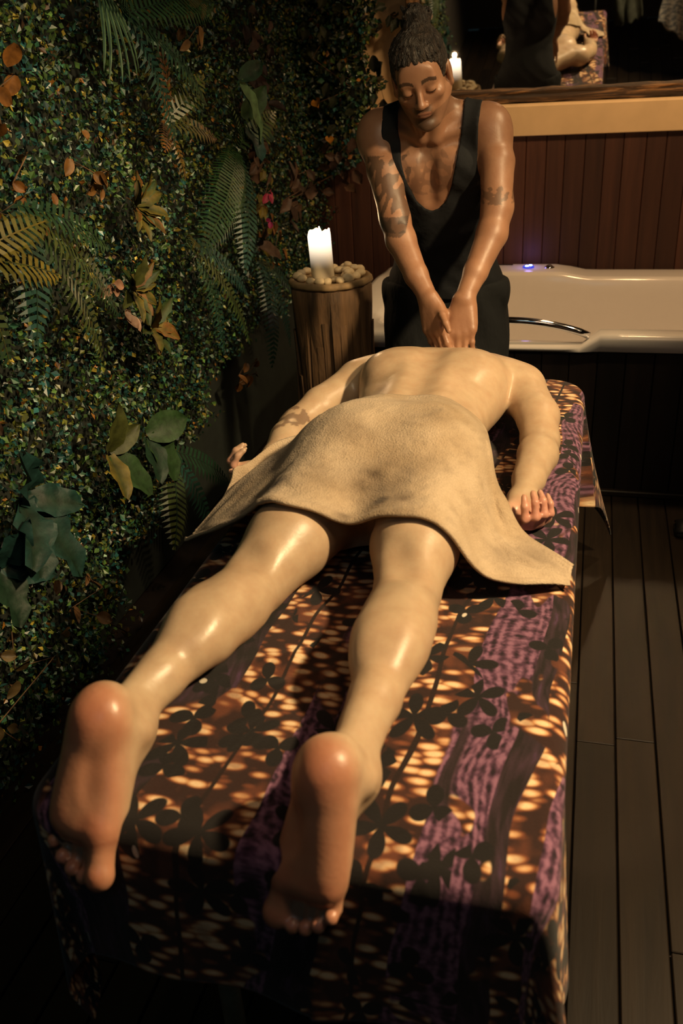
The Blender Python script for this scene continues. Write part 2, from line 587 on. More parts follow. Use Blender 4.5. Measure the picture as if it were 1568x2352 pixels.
hp = [(-0.545 + 0.57 * t, 3.315 - 0.012 * math.sin(PI * t), 0.618 + 0.056 * math.sin(PI * t) ** 0.8) for t in [i / 18 for i in range(19)]]
o = link('grab_bar', mesh('grab_bar', *at_tub(tube(hp, 0.0135, 14)), M_CHROME), tub, label='curved chrome grab bar')
btn = link('control_button', mesh('control_button', *at_tub(lathe([(0.027, 0.0), (0.027, 0.008), (0.022, 0.011)], 24, (-0.270, 4.415, 0.613))), M_LEDRING), tub, label='round tub button with blue lights')
for dx, dy in ((-0.007, -0.009), (0.009, 0.006)):
    link('light', mesh('light', *at_tub(lathe([(0.0085, 0.0), (0.0085, 0.002), (0.005, 0.004)], 16, (-0.270 + dx, 4.415 + dy, 0.6235))), M_LED), btn)
kn = link('control_knob', mesh('control_knob', *at_tub(lathe([(0.024, 0.0), (0.024, 0.006), (0.017, 0.009), (0.015, 0.013), (0.010, 0.016)], 24, (-0.172, 4.415, 0.612))), M_CHROME), tub, label='round chrome knob')
link('spout', mesh('spout', *at_tub(box_vf(-0.42, -0.345, 4.44, 4.455, 0.612, 0.624, 0.003)), M_CHROME, smooth=False), tub, label='flat chrome spout')
lamp('button_glow', 'POINT', (-0.270, 4.42, 0.66), (-0.27, 4.5, 0.7), 0.12, (0.35, 0.25, 1.0), 0.02)

# ------------------------------------------------------------------ leaning mirror on the ledge
TM = math.radians(7.5)
mir = empty('wall_mirror', (0.20, 4.690, 1.322), label='large tilted mirror in a rough timber frame standing on the cream ledge', category='mirror')
mir.rotation_euler = (TM, 0, 0)
MX0, MX1, MH = -1.03, 1.05, 1.25


def timber(name, a, b, wd, dp, seed, along):
    rs = random.Random(seed)
    vv, ff = [], []
    n = 26
    for i in range(n + 1):
        t = a + (b - a) * i / n
        w0, w1 = wd * rs.uniform(0.85, 1.12), dp * rs.uniform(0.9, 1.1)
        sec = [(-0.5, -0.35), (-0.42, -0.5), (-0.1, -0.55), (0.12, -0.45), (0.38, -0.52), (0.5, -0.3), (0.5, 0.5), (-0.5, 0.5)]
        for p_, q_ in sec:
            p2, q2 = p_ * w0 + rs.uniform(-0.003, 0.003), q_ * w1 + rs.uniform(-0.003, 0.003)
            vv.append((t, q2, p2) if along == 'x' else (p2, q2, t))
    for i in range(n):
        for k in range(8):
            c0, c1 = i * 8 + k, i * 8 + (k + 1) % 8
            ff.append((c0, c1, c1 + 8, c0 + 8))
    ff += [tuple(range(8)), tuple(range(n * 8, n * 8 + 8))]
    return mesh(name, vv, ff, M_TIMBER, smooth=False)


link('glass', mesh('glass', *box_vf(MX0, MX1, -0.004, 0.0, 0.03, MH), M_MIRROR, smooth=False), mir)
link('backboard', mesh('backboard', *box_vf(MX0, MX1, 0.001, 0.012, 0.0, MH), M_PANEL, smooth=False), mir)
for nm, args, loc in (('frame_rail', (MX0 - 0.05, MX1 + 0.05, 0.062, 0.045, 3, 'x'), (0, -0.012, 0.034)),
                      ('frame_rail', (MX0 - 0.05, MX1 + 0.05, 0.062, 0.045, 4, 'x'), (0, -0.012, MH)),
                      ('frame_stile', (0.03, MH, 0.062, 0.045, 5, 'z'), (MX0 - 0.02, -0.012, 0)),
                      ('frame_stile', (0.03, MH, 0.062, 0.045, 6, 'z'), (MX1 + 0.02, -0.012, 0))):
    o = link(nm, timber(nm, *args), mir)
    o.location = loc

# ------------------------------------------------------------------ implicit surfaces for bodies
def axis_from(segs):
    """segs: list of (start, end, step) -> increasing coordinate array"""
    out = []
    for a, b, s in segs:
        n = max(1, int(round((b - a) / s)))
        out.append(a + (b - a) * np.arange(n) / n)
    out.append(np.array([segs[-1][1]]))
    return np.concatenate(out).astype(np.float32)


def vec(*a):
    return np.array(a, np.float32)


class Field:
    def __init__(s, xs, ys, zs):
        s.x, s.y, s.z = xs, ys, zs
        s.d = np.full((len(xs), len(ys), len(zs)), 0.3, np.float32)

    def win(s, lo, hi):
        sl, ax = [], []
        for a, l, h in zip((s.x, s.y, s.z), lo, hi):
            i, j = np.searchsorted(a, l), np.searchsorted(a, h)
            sl.append(slice(i, j))
            ax.append(a[i:j])
        if min(len(a) for a in ax) == 0:
            return None, None
        return tuple(sl), (ax[0][:, None, None], ax[1][None, :, None], ax[2][None, None, :])

    def put(s, fn, lo, hi, k=0.02, op='+'):
        m = max(k, 0.01) + 0.025
        sl, P = s.win([l - m for l in lo], [h + m for h in hi])
        if sl is None:
            return
        b = fn(*P)
        a = s.d[sl]
        if op == '+':
            h = np.clip(0.5 + 0.5 * (a - b) / k, 0, 1)
            s.d[sl] = a + (b - a) * h - k * h * (1 - h)
        elif op == '-':
            h = np.clip(0.5 - 0.5 * (a + b) / k, 0, 1)
            s.d[sl] = a + (-b - a) * h + k * h * (1 - h)
        elif op == 'add':
            s.d[sl] = a + b

    def cone(s, a, b, ra, rb, k=0.02, op='+', flat=None):
        """tapered capsule; flat = (axis, factor) squashes the section along axis"""
        a, b = np.array(a, np.float32), np.array(b, np.float32)
        r = max(ra, rb) * (max(1.0, 1.0))
        lo, hi = np.minimum(a, b) - r, np.maximum(a, b) + r
        ab = b - a
        L2 = float(ab @ ab) + 1e-12
        if flat is not None:
            n = np.array(flat[0], np.float32)
            n /= np.linalg.norm(n)
            inv = 1.0 / flat[1]

        def fn(X, Y, Z):
            px, py, pz = X - a[0], Y - a[1], Z - a[2]
            t = np.clip((px * ab[0] + py * ab[1] + pz * ab[2]) / L2, 0, 1)
            dx, dy, dz = px - t * ab[0], py - t * ab[1], pz - t * ab[2]
            q = dx * dx + dy * dy + dz * dz
            rr = ra + (rb - ra) * t
            if flat is not None:
                e = dx * n[0] + dy * n[1] + dz * n[2]
                q = q + e * e * (inv * inv - 1)
                return (np.sqrt(q) - rr) * flat[1] ** 0.5
            return np.sqrt(q) - rr
        s.put(fn, lo, hi, k, op)

    def chain(s, pts, rad, k=0.02, op='+', flat=None):
        for i in range(len(pts) - 1):
            s.cone(pts[i], pts[i + 1], rad[i], rad[i + 1], k if i == 0 else min(k, 0.012), op, flat)

    def ell(s, c, r, R=None, k=0.02, op='+'):
        c, r = np.array(c, np.float32), np.array(r, np.float32)
        R = np.eye(3, dtype=np.float32) if R is None else np.array(R, np.float32)   # columns = local axes
        ext = np.sqrt(((R * r[None, :]) ** 2).sum(1))

        def fn(X, Y, Z):
            p = (X - c[0], Y - c[1], Z - c[2])
            k0 = k1 = 0
            for i in range(3):
                l = p[0] * R[0, i] + p[1] * R[1, i] + p[2] * R[2, i]
                k0 = k0 + (l / r[i]) ** 2
                k1 = k1 + (l / r[i] ** 2) ** 2
            k0 = np.sqrt(k0)
            return k0 * (k0 - 1) / (np.sqrt(k1) + 1e-6)
        s.put(fn, c - ext, c + ext, k, op)

    def loft(s, st, k=0.03, pw=2.3):
        """stations along +Y: (y, cx, cz, half_width, half_height)"""
        st = np.array(st, np.float32)
        lo = (st[:, 1] - st[:, 3]).min(), st[0, 0], (st[:, 2] - st[:, 4]).min()
        hi = (st[:, 1] + st[:, 3]).max(), st[-1, 0], (st[:, 2] + st[:, 4]).max()

        def fn(X, Y, Z):
            y = Y[0, :, 0]
            # smooth (monotone cubic-ish) interpolation through np.interp of smoothed parameter
            c = [np.interp(y, st[:, 0], st[:, i]) for i in range(1, 5)]
            ker = np.hanning(9)
            ker /= ker.sum()
            c = [np.convolve(np.pad(v, 4, mode='edge'), ker, 'valid')[None, :, None].astype(np.float32) for v in c]
            u = np.abs((X - c[0]) / c[2]) ** pw + np.abs((Z - c[1]) / c[3]) ** pw
            d = (u ** (1 / pw) - 1) * np.minimum(c[2], c[3])
            e = np.maximum(st[0, 0] - Y, Y - st[-1, 0])
            return np.maximum(d, e).astype(np.float32)
        s.put(fn, lo, hi, k, '+')

    def noise(s, fn):
        X, Y, Z = s.x[:, None, None], s.y[None, :, None], s.z[None, None, :]
        s.d += fn(X, Y, Z).astype(np.float32)

    def nets(s, smooth=2):
        d = s.d
        ins = d < 0
        nx, ny, nz = d.shape
        cnt = np.zeros((nx - 1, ny - 1, nz - 1), np.uint8)
        offs = [(i, j, k) for i in (0, 1) for j in (0, 1) for k in (0, 1)]
        for i, j, k in offs:
            cnt += ins[i:nx - 1 + i, j:ny - 1 + j, k:nz - 1 + k]
        act = (cnt > 0) & (cnt < 8)
        I, J, K = np.nonzero(act)
        idx = np.full(cnt.shape, -1, np.int32)
        idx[I, J, K] = np.arange(len(I))
        D = np.stack([d[I + i, J + j, K + k] for i, j, k in offs], 1)
        P = np.stack([np.stack([s.x[I + i], s.y[J + j], s.z[K + k]], 1) for i, j, k in offs], 1)
        acc = np.zeros((len(I), 3), np.float32)
        num = np.zeros((len(I), 1), np.float32)
        for a in range(8):
            for b in range(a + 1, 8):
                if sum(p != q for p, q in zip(offs[a], offs[b])) != 1:
                    continue
                m = (D[:, a] < 0) != (D[:, b] < 0)
                t = D[:, a] / np.where(m, D[:, a] - D[:, b], 1)
                acc += np.where(m[:, None], P[:, a] + (P[:, b] - P[:, a]) * t[:, None], 0)
                num += m[:, None]
        V = acc / np.maximum(num, 1)
        Q = []
        for ax in range(3):
            sl0 = [slice(None)] * 3
            sl1 = [slice(None)] * 3
            sl0[ax], sl1[ax] = slice(0, -1), slice(1, None)
            fl = ins[tuple(sl0)] != ins[tuple(sl1)]
            e = np.nonzero(fl)
            o1, o2 = [(1, 2), (2, 0), (0, 1)][ax]
            ok = (e[o1] > 0) & (e[o2] > 0) & (e[o1] < d.shape[o1] - 1) & (e[o2] < d.shape[o2] - 1)
            e = [q[ok] for q in e]

            def at(d1, d2):
                c = [q.copy() for q in e]
                c[o1] -= d1
                c[o2] -= d2
                return idx[c[0], c[1], c[2]]
            q = np.stack([at(1, 1), at(0, 1), at(0, 0), at(1, 0)], 1)
            flip = ~ins[e[0], e[1], e[2]]
            q[flip] = q[flip][:, ::-1]
            Q.append(q)
        Q = np.concatenate(Q)
        Q = Q[(Q >= 0).all(1)]
        for it in range(smooth):
            acc = np.zeros_like(V)
            num = np.zeros(len(V), np.float32)
            for a in range(4):
                for b in (Q[:, (a + 1) % 4], Q[:, (a - 1) % 4]):
                    for c in range(3):
                        acc[:, c] += np.bincount(Q[:, a], V[b, c], len(V))
                    num += np.bincount(Q[:, a], minlength=len(V))
            V = 0.5 * V + 0.5 * acc / np.maximum(num, 1)[:, None]
        return V.astype(np.float32), Q


def frame3(a, n):
    """orthonormal (a, n, t) from a direction and an approximate second one"""
    a = np.array(a, float)
    a /= np.linalg.norm(a)
    n = np.array(n, float)
    n = n - (n @ a) * a
    n /= np.linalg.norm(n)
    return a, n, np.cross(a, n)


def hand(F, wrist, a, n, side, curl, thumb=(0.75, 0.75, 0.2), spread=0.06, sc=1.0, thumb_curl=0.25, kk=0.010):
    """a: towards the fingers, n: out of the palm, side=+1/-1 picks the thumb side; curl: joint bends in degrees per finger"""
    a, n, t = frame3(a, n)
    t = t * side
    W = np.array(wrist, float)

    def L(u, v, h):
        return W + sc * (a * u + t * v + n * h)
    mc = [(0.092, 0.028), (0.096, 0.009), (0.090, -0.010), (0.080, -0.028)]
    for i, (u, v) in enumerate(mc):
        F.cone(L(0.0, v * 0.55, 0), L(u, v, 0), 0.0165 * sc, 0.0118 * sc, 0.014)
        F.cone(L(0.03, v * 0.7, 0.004), L(u * 0.93, v, 0.005), 0.013 * sc, 0.011 * sc, 0.014)
    F.cone(L(0.018, 0.020, 0.008), L(0.052, 0.033, 0.012), 0.016 * sc, 0.013 * sc, 0.014)
    F.cone(L(0.015, -0.02, 0.008), L(0.06, -0.026, 0.008), 0.014 * sc, 0.011 * sc, 0.014)
    ln = [(0.043, 0.026, 0.021), (0.047, 0.030, 0.022), (0.044, 0.028, 0.022), (0.034, 0.021, 0.019)]
    rd = [0.0094, 0.0096, 0.0090, 0.0080]
    for i in range(4):
        p = L(*mc[i], 0)
        ang = 0.0
        sp = spread * (1.5 - i)
        for j in range(3):
            ang += math.radians(curl[i][j])
            dirv = (a * math.cos(sp) + t * math.sin(sp)) * math.cos(ang) + n * math.sin(ang)
            q = p + sc * ln[i][j] * dirv
            r0, r1 = rd[i] * sc * (1 - 0.08 * j), rd[i] * sc * (1 - 0.08 * (j + 1))
            F.cone(p, q, r0, r1, kk if j == 0 else 0.004)
            if j < 2:
                F.ell(q - n * 0.0, [r1 * 1.06] * 3, None, 0.003)
            p = q
    p = L(0.030, 0.026, 0.008)
    dv = a * thumb[0] + t * thumb[1] + n * thumb[2]
    dv /= np.linalg.norm(dv)
    for j, (l, r0, r1) in enumerate(((0.040, 0.0135, 0.0105), (0.032, 0.0105, 0.0098), (0.027, 0.0098, 0.0078))):
        q = p + sc * l * dv
        F.cone(p, q, r0 * sc, r1 * sc, 0.010 if j == 0 else 0.004)
        p = q
        dv = dv + (a * 0.75 + n * 0.25) * thumb_curl
        dv /= np.linalg.norm(dv)


def foot(F, ankle, f, s, med, sc=1.0):
    """f: heel to toe, s: out of the sole, med=+1/-1 picks the side of the big toe; ankle is the joint centre"""
    f, s, m = frame3(f, s)
    m = m * med
    A = np.array(ankle, float)

    def L(t, d, q):          # t from the back of the heel, d depth above the sole, q towards the big toe
        return A + sc * (f * (t - 0.062) - s * (d - 0.078) + m * q)
    B = np.stack([f, s, m], 1)
    F.ell(L(0.036, 0.036, 0), (0.038 * sc, 0.036 * sc, 0.033 * sc), B, 0.02)
    F.cone(L(0.062, 0.090, 0), L(0.030, 0.045, 0), 0.030 * sc, 0.030 * sc, 0.03)
    F.cone(L(0.04, 0.03, -0.006), L(0.165, 0.021, -0.030), 0.030 * sc, 0.022 * sc, 0.02)
    F.cone(L(0.07, 0.030, -0.018), L(0.15, 0.024, -0.024), 0.024 * sc, 0.024 * sc, 0.02)
    F.cone(L(0.05, 0.038, 0.008), L(0.175, 0.024, 0.027), 0.027 * sc, 0.023 * sc, 0.02)
    F.cone(L(0.05, 0.034, 0.0), L(0.172, 0.022, 0.0), 0.028 * sc, 0.022 * sc, 0.02)
    F.cone(L(0.064, 0.085, 0.002), L(0.165, 0.040, 0.010), 0.034 * sc, 0.020 * sc, 0.03)
    F.ell(L(0.178, 0.018, 0.027), (0.026 * sc, 0.018 * sc, 0.023 * sc), B, 0.012)
    F.ell(L(0.172, 0.016, -0.012), (0.024 * sc, 0.016 * sc, 0.032 * sc), B, 0.012)
    F.ell(L(0.105, -0.003, 0.032), (0.038 * sc, 0.010 * sc, 0.020 * sc), B, 0.020, '-')
    F.cone(L(0.06, 0.050, 0.016), L(0.15, 0.034, 0.024), 0.026 * sc, 0.022 * sc, 0.02)
    F.ell(L(0.045, 0.030, 0.004), (0.042 * sc, 0.030 * sc, 0.036 * sc), B, 0.02)
    # ankle bones
    F.ell(L(0.058, 0.075, 0.031), [0.014 * sc] * 3, None, 0.02)
    F.ell(L(0.050, 0.066, -0.030), [0.014 * sc] * 3, None, 0.02)
    # toes
    F.cone(L(0.190, 0.020, 0.030), L(0.226, 0.017, 0.033), 0.0175 * sc, 0.0175 * sc, 0.008)
    F.ell(L(0.230, 0.015, 0.033), (0.020 * sc, 0.0175 * sc, 0.0200 * sc), B, 0.005)
    for t0, t1, q, r in ((0.190, 0.236, 0.0085, 0.0098), (0.188, 0.229, -0.0105, 0.0095), (0.182, 0.217, -0.0285, 0.0092), (0.172, 0.200, -0.0445, 0.0090)):
        F.cone(L(t0, 0.026, q * 0.93), L(t1 - 0.006, 0.024, q), r * 0.85 * sc, r * 0.85 * sc, 0.006)
        F.ell(L(t1, 0.015, q), (r * 1.12 * sc, r * 1.05 * sc, r * sc), B, 0.003)
    return L, B


def paint(c, mask, col):
    m = np.clip(mask, 0, 1)[:, None]
    return c * (1 - m) + np.array(col, np.float32)[None, :] * m


def near(V, p, r):
    d = np.linalg.norm(V - np.array(p, np.float32)[None, :], axis=1)
    return np.clip(1.5 - 1.5 * d / r, 0, 1)


def fbm(V, scale, seed=0.0):
    """cheap smooth pseudo noise 0..1 on points"""
    r = np.random.default_rng(int(seed * 100) + 3)
    out = np.zeros(len(V), np.float32)
    for o_ in range(8):
        k = r.normal(size=3) * scale * (1 + 0.35 * o_)
        out += np.sin(V @ k.astype(np.float32) + r.uniform(0, 6.28)) / 8
    return np.clip(0.5 + out, 0, 1)

# ------------------------------------------------------------------ massage table and its blanket
BX0, BX1, BY0, BY1, BZ = -0.73, 0.020, 0.745, 2.62, 0.70
tab = empty('massage_table', (-0.36, 1.70, 0), label='massage table standing under the patterned blanket, its grey leg showing below the hem', category='table')


def loc_of(vf, p):
    return [(a - p[0], b - p[1], c - p[2]) for a, b, c in vf[0]], vf[1]


TP = (-0.36, 1.70, 0)
link('cushion', mesh('cushion', *loc_of(box_vf(BX0 + 0.03, BX1 - 0.03, BY0 + 0.03, BY1 - 0.05, 0.62, 0.69, 0.02), TP), M_CUSHION, smooth=False), tab)
link('frame', mesh('frame', *loc_of(box_vf(BX0 + 0.07, BX1 - 0.07, BY0 + 0.06, BY1 - 0.12, 0.54, 0.62, 0.006), TP), M_LEG, smooth=False), tab)
for lx, ly in ((-0.503, 0.865), (-0.14, 0.865), (-0.57, 2.45), (-0.14, 2.45)):
    link('leg', mesh('leg', *loc_of(lathe([(0.021, 0.0), (0.021, 0.03), (0.0185, 0.035), (0.0185, 0.54)], 16, (lx, ly, 0)), TP), M_LEG), tab)

DU, DV0, DV1 = 0.37, 0.27, 0.40
nu, nv = 230, 420
uu = np.linspace(BX0 - DU, BX1 + DU, nu)
vv_ = np.linspace(BY0 - DV0, BY1 + DV1, nv)
UU, VV = np.meshgrid(uu, vv_, indexing='ij')
rr = np.where(VV < 1.7, np.where(UU < -0.3, 0.080, 0.040), 0.105)
er = 0.030
cx_ = np.clip(UU, BX0 + rr, BX1 - rr)
cy_ = np.clip(VV, BY0 + rr, BY1 - rr)
ox, oy = UU - cx_, VV - cy_
dist = np.hypot(ox, oy) + 1e-9
dxn, dyn = ox / dist, oy / dist
fl = rr - er
arc = er * PI / 2
t1 = np.clip(dist - fl, 0, arc)
t2 = np.clip(dist - fl - arc, 0, None)
corner = (np.abs(dxn * dyn) * 2)
flare = 0.05 + 0.13 * corner + np.where((VV > 1.7) & (UU > -0.3), 0.27, 0.0) * corner
hh = np.minimum(dist, fl) + er * np.sin(t1 / er) + flare * t2
qq = er * (1 - np.cos(t1 / er)) + t2
flare = np.where((UU < -0.3) & (VV < 1.7), 0.03, flare)
rightside = (UU > -0.3) & (VV > 0.95) & (corner < 0.3)
flare = np.where(rightside, 0.0, flare)
hh = np.minimum(dist, fl) + er * np.sin(t1 / er) + flare * t2
theta = np.arctan2(dyn, dxn)
sp_ = cx_ * 1.0 - cy_ * 1.0
rip = np.sin(sp_ * 26 + theta * 5.0 + 0.6) * 0.5 + np.sin(sp_ * 11 + 1.0) * 0.5
hh += rip * t2 * np.where(rightside, 0.015, 0.06 + 0.10 * corner)
px_ = cx_ + dxn * hh
py_ = cy_ + dyn * hh
pz_ = BZ - qq
# soft creases on the top, running out from the legs
topm = np.clip(1 - dist / (fl + 0.02), 0, 1) + (dist < 1e-6)
cre = (0.0022 * np.sin(UU * 31 + 6 * np.sin(VV * 3.1)) * np.sin(VV * 5.3 + UU * 9)
       + 0.0035 * np.exp(-((VV - 1.18 - 0.55 * (UU + 0.42)) / 0.013) ** 2) * np.exp(-((UU + 0.40) / 0.10) ** 2)
       + 0.003 * np.exp(-((VV - 1.10 - 0.75 * (UU + 0.42)) / 0.014) ** 2) * np.exp(-((UU + 0.42) / 0.08) ** 2))
pz_ += cre * np.clip(topm, 0, 1)
BV = np.stack([px_, py_, pz_], -1).reshape(-1, 3)
ii = np.arange(nu * nv).reshape(nu, nv)
BF = np.stack([ii[:-1, :-1], ii[1:, :-1], ii[1:, 1:], ii[:-1, 1:]], -1).reshape(-1, 4)
bl = link('blanket', mesh('blanket', BV, BF, M_BLANKET, uvw=np.stack([UU, VV, 0 * UU], -1).reshape(-1, 3)),
          label='purple, orange and black patterned blanket hanging over the massage table', category='blanket')
mod = bl.modifiers.new('thickness', 'SOLIDIFY')
mod.thickness = 0.004
mod.offset = -1

# ------------------------------------------------------------------ the person lying on the table
FC = Field(axis_from([(-0.86, 0.04, 0.0042)]),
           axis_from([(0.60, 0.95, 0.0031), (0.95, 1.46, 0.006), (1.46, 1.76, 0.0034), (1.76, 2.68, 0.006)]),
           axis_from([(0.52, 0.70, 0.0034), (0.70, 0.86, 0.0034), (0.86, 1.0, 0.005)]))
F_ = FC
# trunk
F_.loft([(1.52, -0.372, 0.790, 0.165, 0.070), (1.60, -0.372, 0.805, 0.180, 0.098), (1.70, -0.370, 0.815, 0.188, 0.112), (1.80, -0.368, 0.812, 0.180, 0.106),
         (1.90, -0.366, 0.803, 0.163, 0.092), (1.98, -0.365, 0.800, 0.158, 0.090), (2.07, -0.363, 0.803, 0.175, 0.102),
         (2.16, -0.362, 0.805, 0.196, 0.110), (2.24, -0.361, 0.803, 0.195, 0.104), (2.31, -0.360, 0.798, 0.160, 0.085),
         (2.37, -0.360, 0.790, 0.085, 0.062), (2.41, -0.360, 0.780, 0.055, 0.050)], 0.03)
for s_ in (-1, 1):
    F_.ell((-0.370 + s_ * 0.080, 1.685, 0.840), (0.092, 0.115, 0.092), None, 0.05)           # buttocks
    F_.ell((-0.362 + s_ * 0.098, 2.165, 0.862), (0.075, 0.085, 0.050), None, 0.04)           # shoulder blades
    F_.ell((-0.362 + s_ * 0.045, 1.98, 0.853), (0.032, 0.16, 0.034), None, 0.04)             # back muscles
    F_.cone((-0.362 + s_ * 0.03, 2.40, 0.80), (-0.362 + s_ * 0.165, 2.275, 0.815), 0.045, 0.052, 0.04)
F_.cone((-0.362, 1.80, 0.925), (-0.361, 2.28, 0.938), 0.020, 0.022, 0.045, '-')               # spine groove
# neck and head (face down into the table)
F_.cone((-0.361, 2.36, 0.785), (-0.362, 2.47, 0.765), 0.056, 0.052, 0.03)
F_.ell((-0.363, 2.535, 0.752), (0.074, 0.098, 0.086), None, 0.02)
F_.ell((-0.363, 2.52, 0.715), (0.058, 0.085, 0.07), None, 0.03)
for s_ in (-1, 1):
    F_.ell((-0.363 + s_ * 0.075, 2.51, 0.735), (0.008, 0.026, 0.018), None, 0.006)
# legs
F_.chain([(-0.283, 1.66, 0.800), (-0.272, 1.40, 0.790), (-0.264, 1.285, 0.768), (-0.262, 1.20, 0.770)], [0.098, 0.080, 0.057, 0.054], 0.05)
F_.chain([(-0.262, 1.22, 0.768), (-0.258, 1.12, 0.772), (-0.258, 1.00, 0.766), (-0.264, 0.86, 0.764)], [0.052, 0.052, 0.038, 0.031], 0.03)
F_.ell((-0.240, 1.145, 0.785), (0.040, 0.095, 0.047), None, 0.03)
F_.ell((-0.283, 1.125, 0.785), (0.036, 0.085, 0.045), None, 0.03)
F_.cone((-0.263, 1.01, 0.782), (-0.270, 0.845, 0.792), 0.020, 0.013, 0.02)
F_.cone((-0.262, 1.262, 0.845), (-0.285, 1.30, 0.850), 0.018, 0.018, 0.04, '-')
F_.chain([(-0.457, 1.66, 0.800), (-0.512, 1.39, 0.790), (-0.541, 1.27, 0.768), (-0.555, 1.18, 0.770)], [0.098, 0.080, 0.058, 0.054], 0.05)
F_.chain([(-0.550, 1.20, 0.768), (-0.574, 1.10, 0.772), (-0.596, 0.99, 0.768), (-0.610, 0.885, 0.760)], [0.052, 0.052, 0.038, 0.031], 0.03)
F_.ell((-0.553, 1.125, 0.785), (0.038, 0.095, 0.047), None, 0.03)
F_.ell((-0.592, 1.11, 0.785), (0.036, 0.085, 0.045), None, 0.03)
F_.cone((-0.598, 1.00, 0.782), (-0.617, 0.87, 0.795), 0.020, 0.013, 0.02)
F_.cone((-0.530, 1.25, 0.845), (-0.555, 1.27, 0.850), 0.018, 0.018, 0.04, '-')
LR, BR = foot(F_, (-0.264, 0.848, 0.752), (-0.10, -0.36, -0.93), (-0.34, -0.86, 0.37), 1, 1.07)
LL, BL = foot(F_, (-0.606, 0.874, 0.757), (0.02, -0.54, -0.84), (-0.20, -0.83, 0.52), -1, 1.07)
# arms
F_.ell((-0.150, 2.245, 0.797), (0.064, 0.072, 0.066), None, 0.03)
F_.chain([(-0.140, 2.24, 0.795), (-0.092, 2.11, 0.775), (-0.080, 2.01, 0.752)], [0.058, 0.052, 0.043], 0.02)
F_.chain([(-0.080, 2.02, 0.752), (-0.080, 1.93, 0.752), (-0.092, 1.81, 0.747), (-0.100, 1.735, 0.740)], [0.043, 0.046, 0.035, 0.026], 0.02)
F_.ell((-0.573, 2.245, 0.797), (0.064, 0.072, 0.066), None, 0.03)
F_.chain([(-0.583, 2.24, 0.795), (-0.652, 2.12, 0.775), (-0.694, 2.02, 0.755)], [0.058, 0.051, 0.042], 0.02)
F_.chain([(-0.694, 2.03, 0.755), (-0.690, 1.94, 0.757), (-0.688, 1.84, 0.755), (-0.700, 1.77, 0.748)], [0.042, 0.044, 0.033, 0.026], 0.02)
cu = [(50, 62, 34), (54, 66, 36), (56, 68, 38), (52, 64, 36)]
hand(F_, (-0.102, 1.742, 0.736), (0.36, -0.94, -0.16), (0.05, -0.10, 1.0), 1, cu, (0.75, 0.55, 0.35))
hand(F_, (-0.684, 1.785, 0.744), (-0.80, -0.56, 0.05), (-0.05, -0.05, 1.0), -1, [(76, 42, 26), (78, 44, 26), (80, 46, 28), (80, 46, 28)], (0.85, 0.40, 0.35), sc=0.92)
F_.noise(lambda X, Y, Z: 0.0006 * np.sin(X * 70 + 2 * np.sin(Y * 31)) * np.sin(Y * 55) + 0 * Z)
CV, CQ = F_.nets(2)
c = np.tile(np.array([[0.50, 0.375, 0.25]], np.float32), (len(CV), 1))
n1 = fbm(CV, 14, 1)
c = paint(c, n1 * 0.35, (0.50, 0.32, 0.20))
for Lf, Bf in ((LR, BR), (LL, BL)):
    # soles: redder over the pads, in foot coordinates
    o0 = Lf(0, 0, 0)
    rel = (CV - o0[None, :].astype(np.float32)) @ Bf.astype(np.float32)
    t_, d_ = rel[:, 0], -rel[:, 1]
    sole = np.clip((0.050 - d_) / 0.03, 0, 1) * (np.linalg.norm(CV - Lf(0.12, 0.03, 0)[None, :], axis=1) < 0.17)
    c = paint(c, sole * 0.72, (0.44, 0.165, 0.092))
    for (tt, ww, r_) in ((0.035, 0, 0.045), (0.178, 0.026, 0.035), (0.175, -0.03, 0.035), (0.232, 0.033, 0.022)):
        c = paint(c, near(CV, Lf(tt, 0.0, ww), r_) * 0.55, (0.58, 0.21, 0.12))
    for q_ in (0.0085, -0.0105, -0.0285, -0.0445):
        c = paint(c, near(CV, Lf(0.225 + q_ * 0.3, 0.008, q_), 0.016) * 0.5, (0.62, 0.26, 0.20))
    # creases between the ball and the toes
    cr = np.clip(1 - np.abs(t_ - 0.208 + 0.25 * np.abs(rel[:, 2] - 0.02)) / 0.006, 0, 1) * (d_ < 0.03) * (sole > 0)
    c = paint(c, cr * 0.45, (0.30, 0.10, 0.06))
for p_, r_ in (((-0.06, 1.63, 0.75), 0.10), ((-0.79, 1.70, 0.77), 0.10)):
    c = paint(c, near(CV, p_, r_) * 0.8, (0.60, 0.27, 0.21))
tat = (near(CV, (-0.715, 1.98, 0.775), 0.085) > 0.25) * (fbm(CV, 42, 5) > 0.56)
c = paint(c, tat * 0.75, (0.16, 0.10, 0.07))
spot = near(CV, (-0.350, 2.10, 0.91), 0.006) * 0.6
c = paint(c, spot, (0.35, 0.15, 0.08))
client = link('person', mesh('person', CV, CQ, M_SKIN_C, cols=c),
              label='person lying face down on the massage table, towel over the hips', category='person')
# hair of the lying person
HF = Field(axis_from([(-0.48, -0.24, 0.005)]), axis_from([(2.40, 2.68, 0.005)]), axis_from([(0.62, 0.88, 0.005)]))
HF.ell((-0.363, 2.535, 0.755), (0.080, 0.104, 0.092), None, 0.02)
HF.noise(lambda X, Y, Z: 0.003 * np.sin(X * 160 + np.sin(Y * 90) * 2) * np.sin(Y * 120 + Z * 60))
HF.d = np.maximum(HF.d, (0.735 + 0.8 * np.maximum(0, 2.50 - HF.y[None, :, None])) - HF.z[None, None, :])
v, q = HF.nets(1)
link('hair', mesh('hair', v, q, M_HAIR), client)

# ------------------------------------------------------------------ towel draped over the hips
NT, NVt = 170, 110


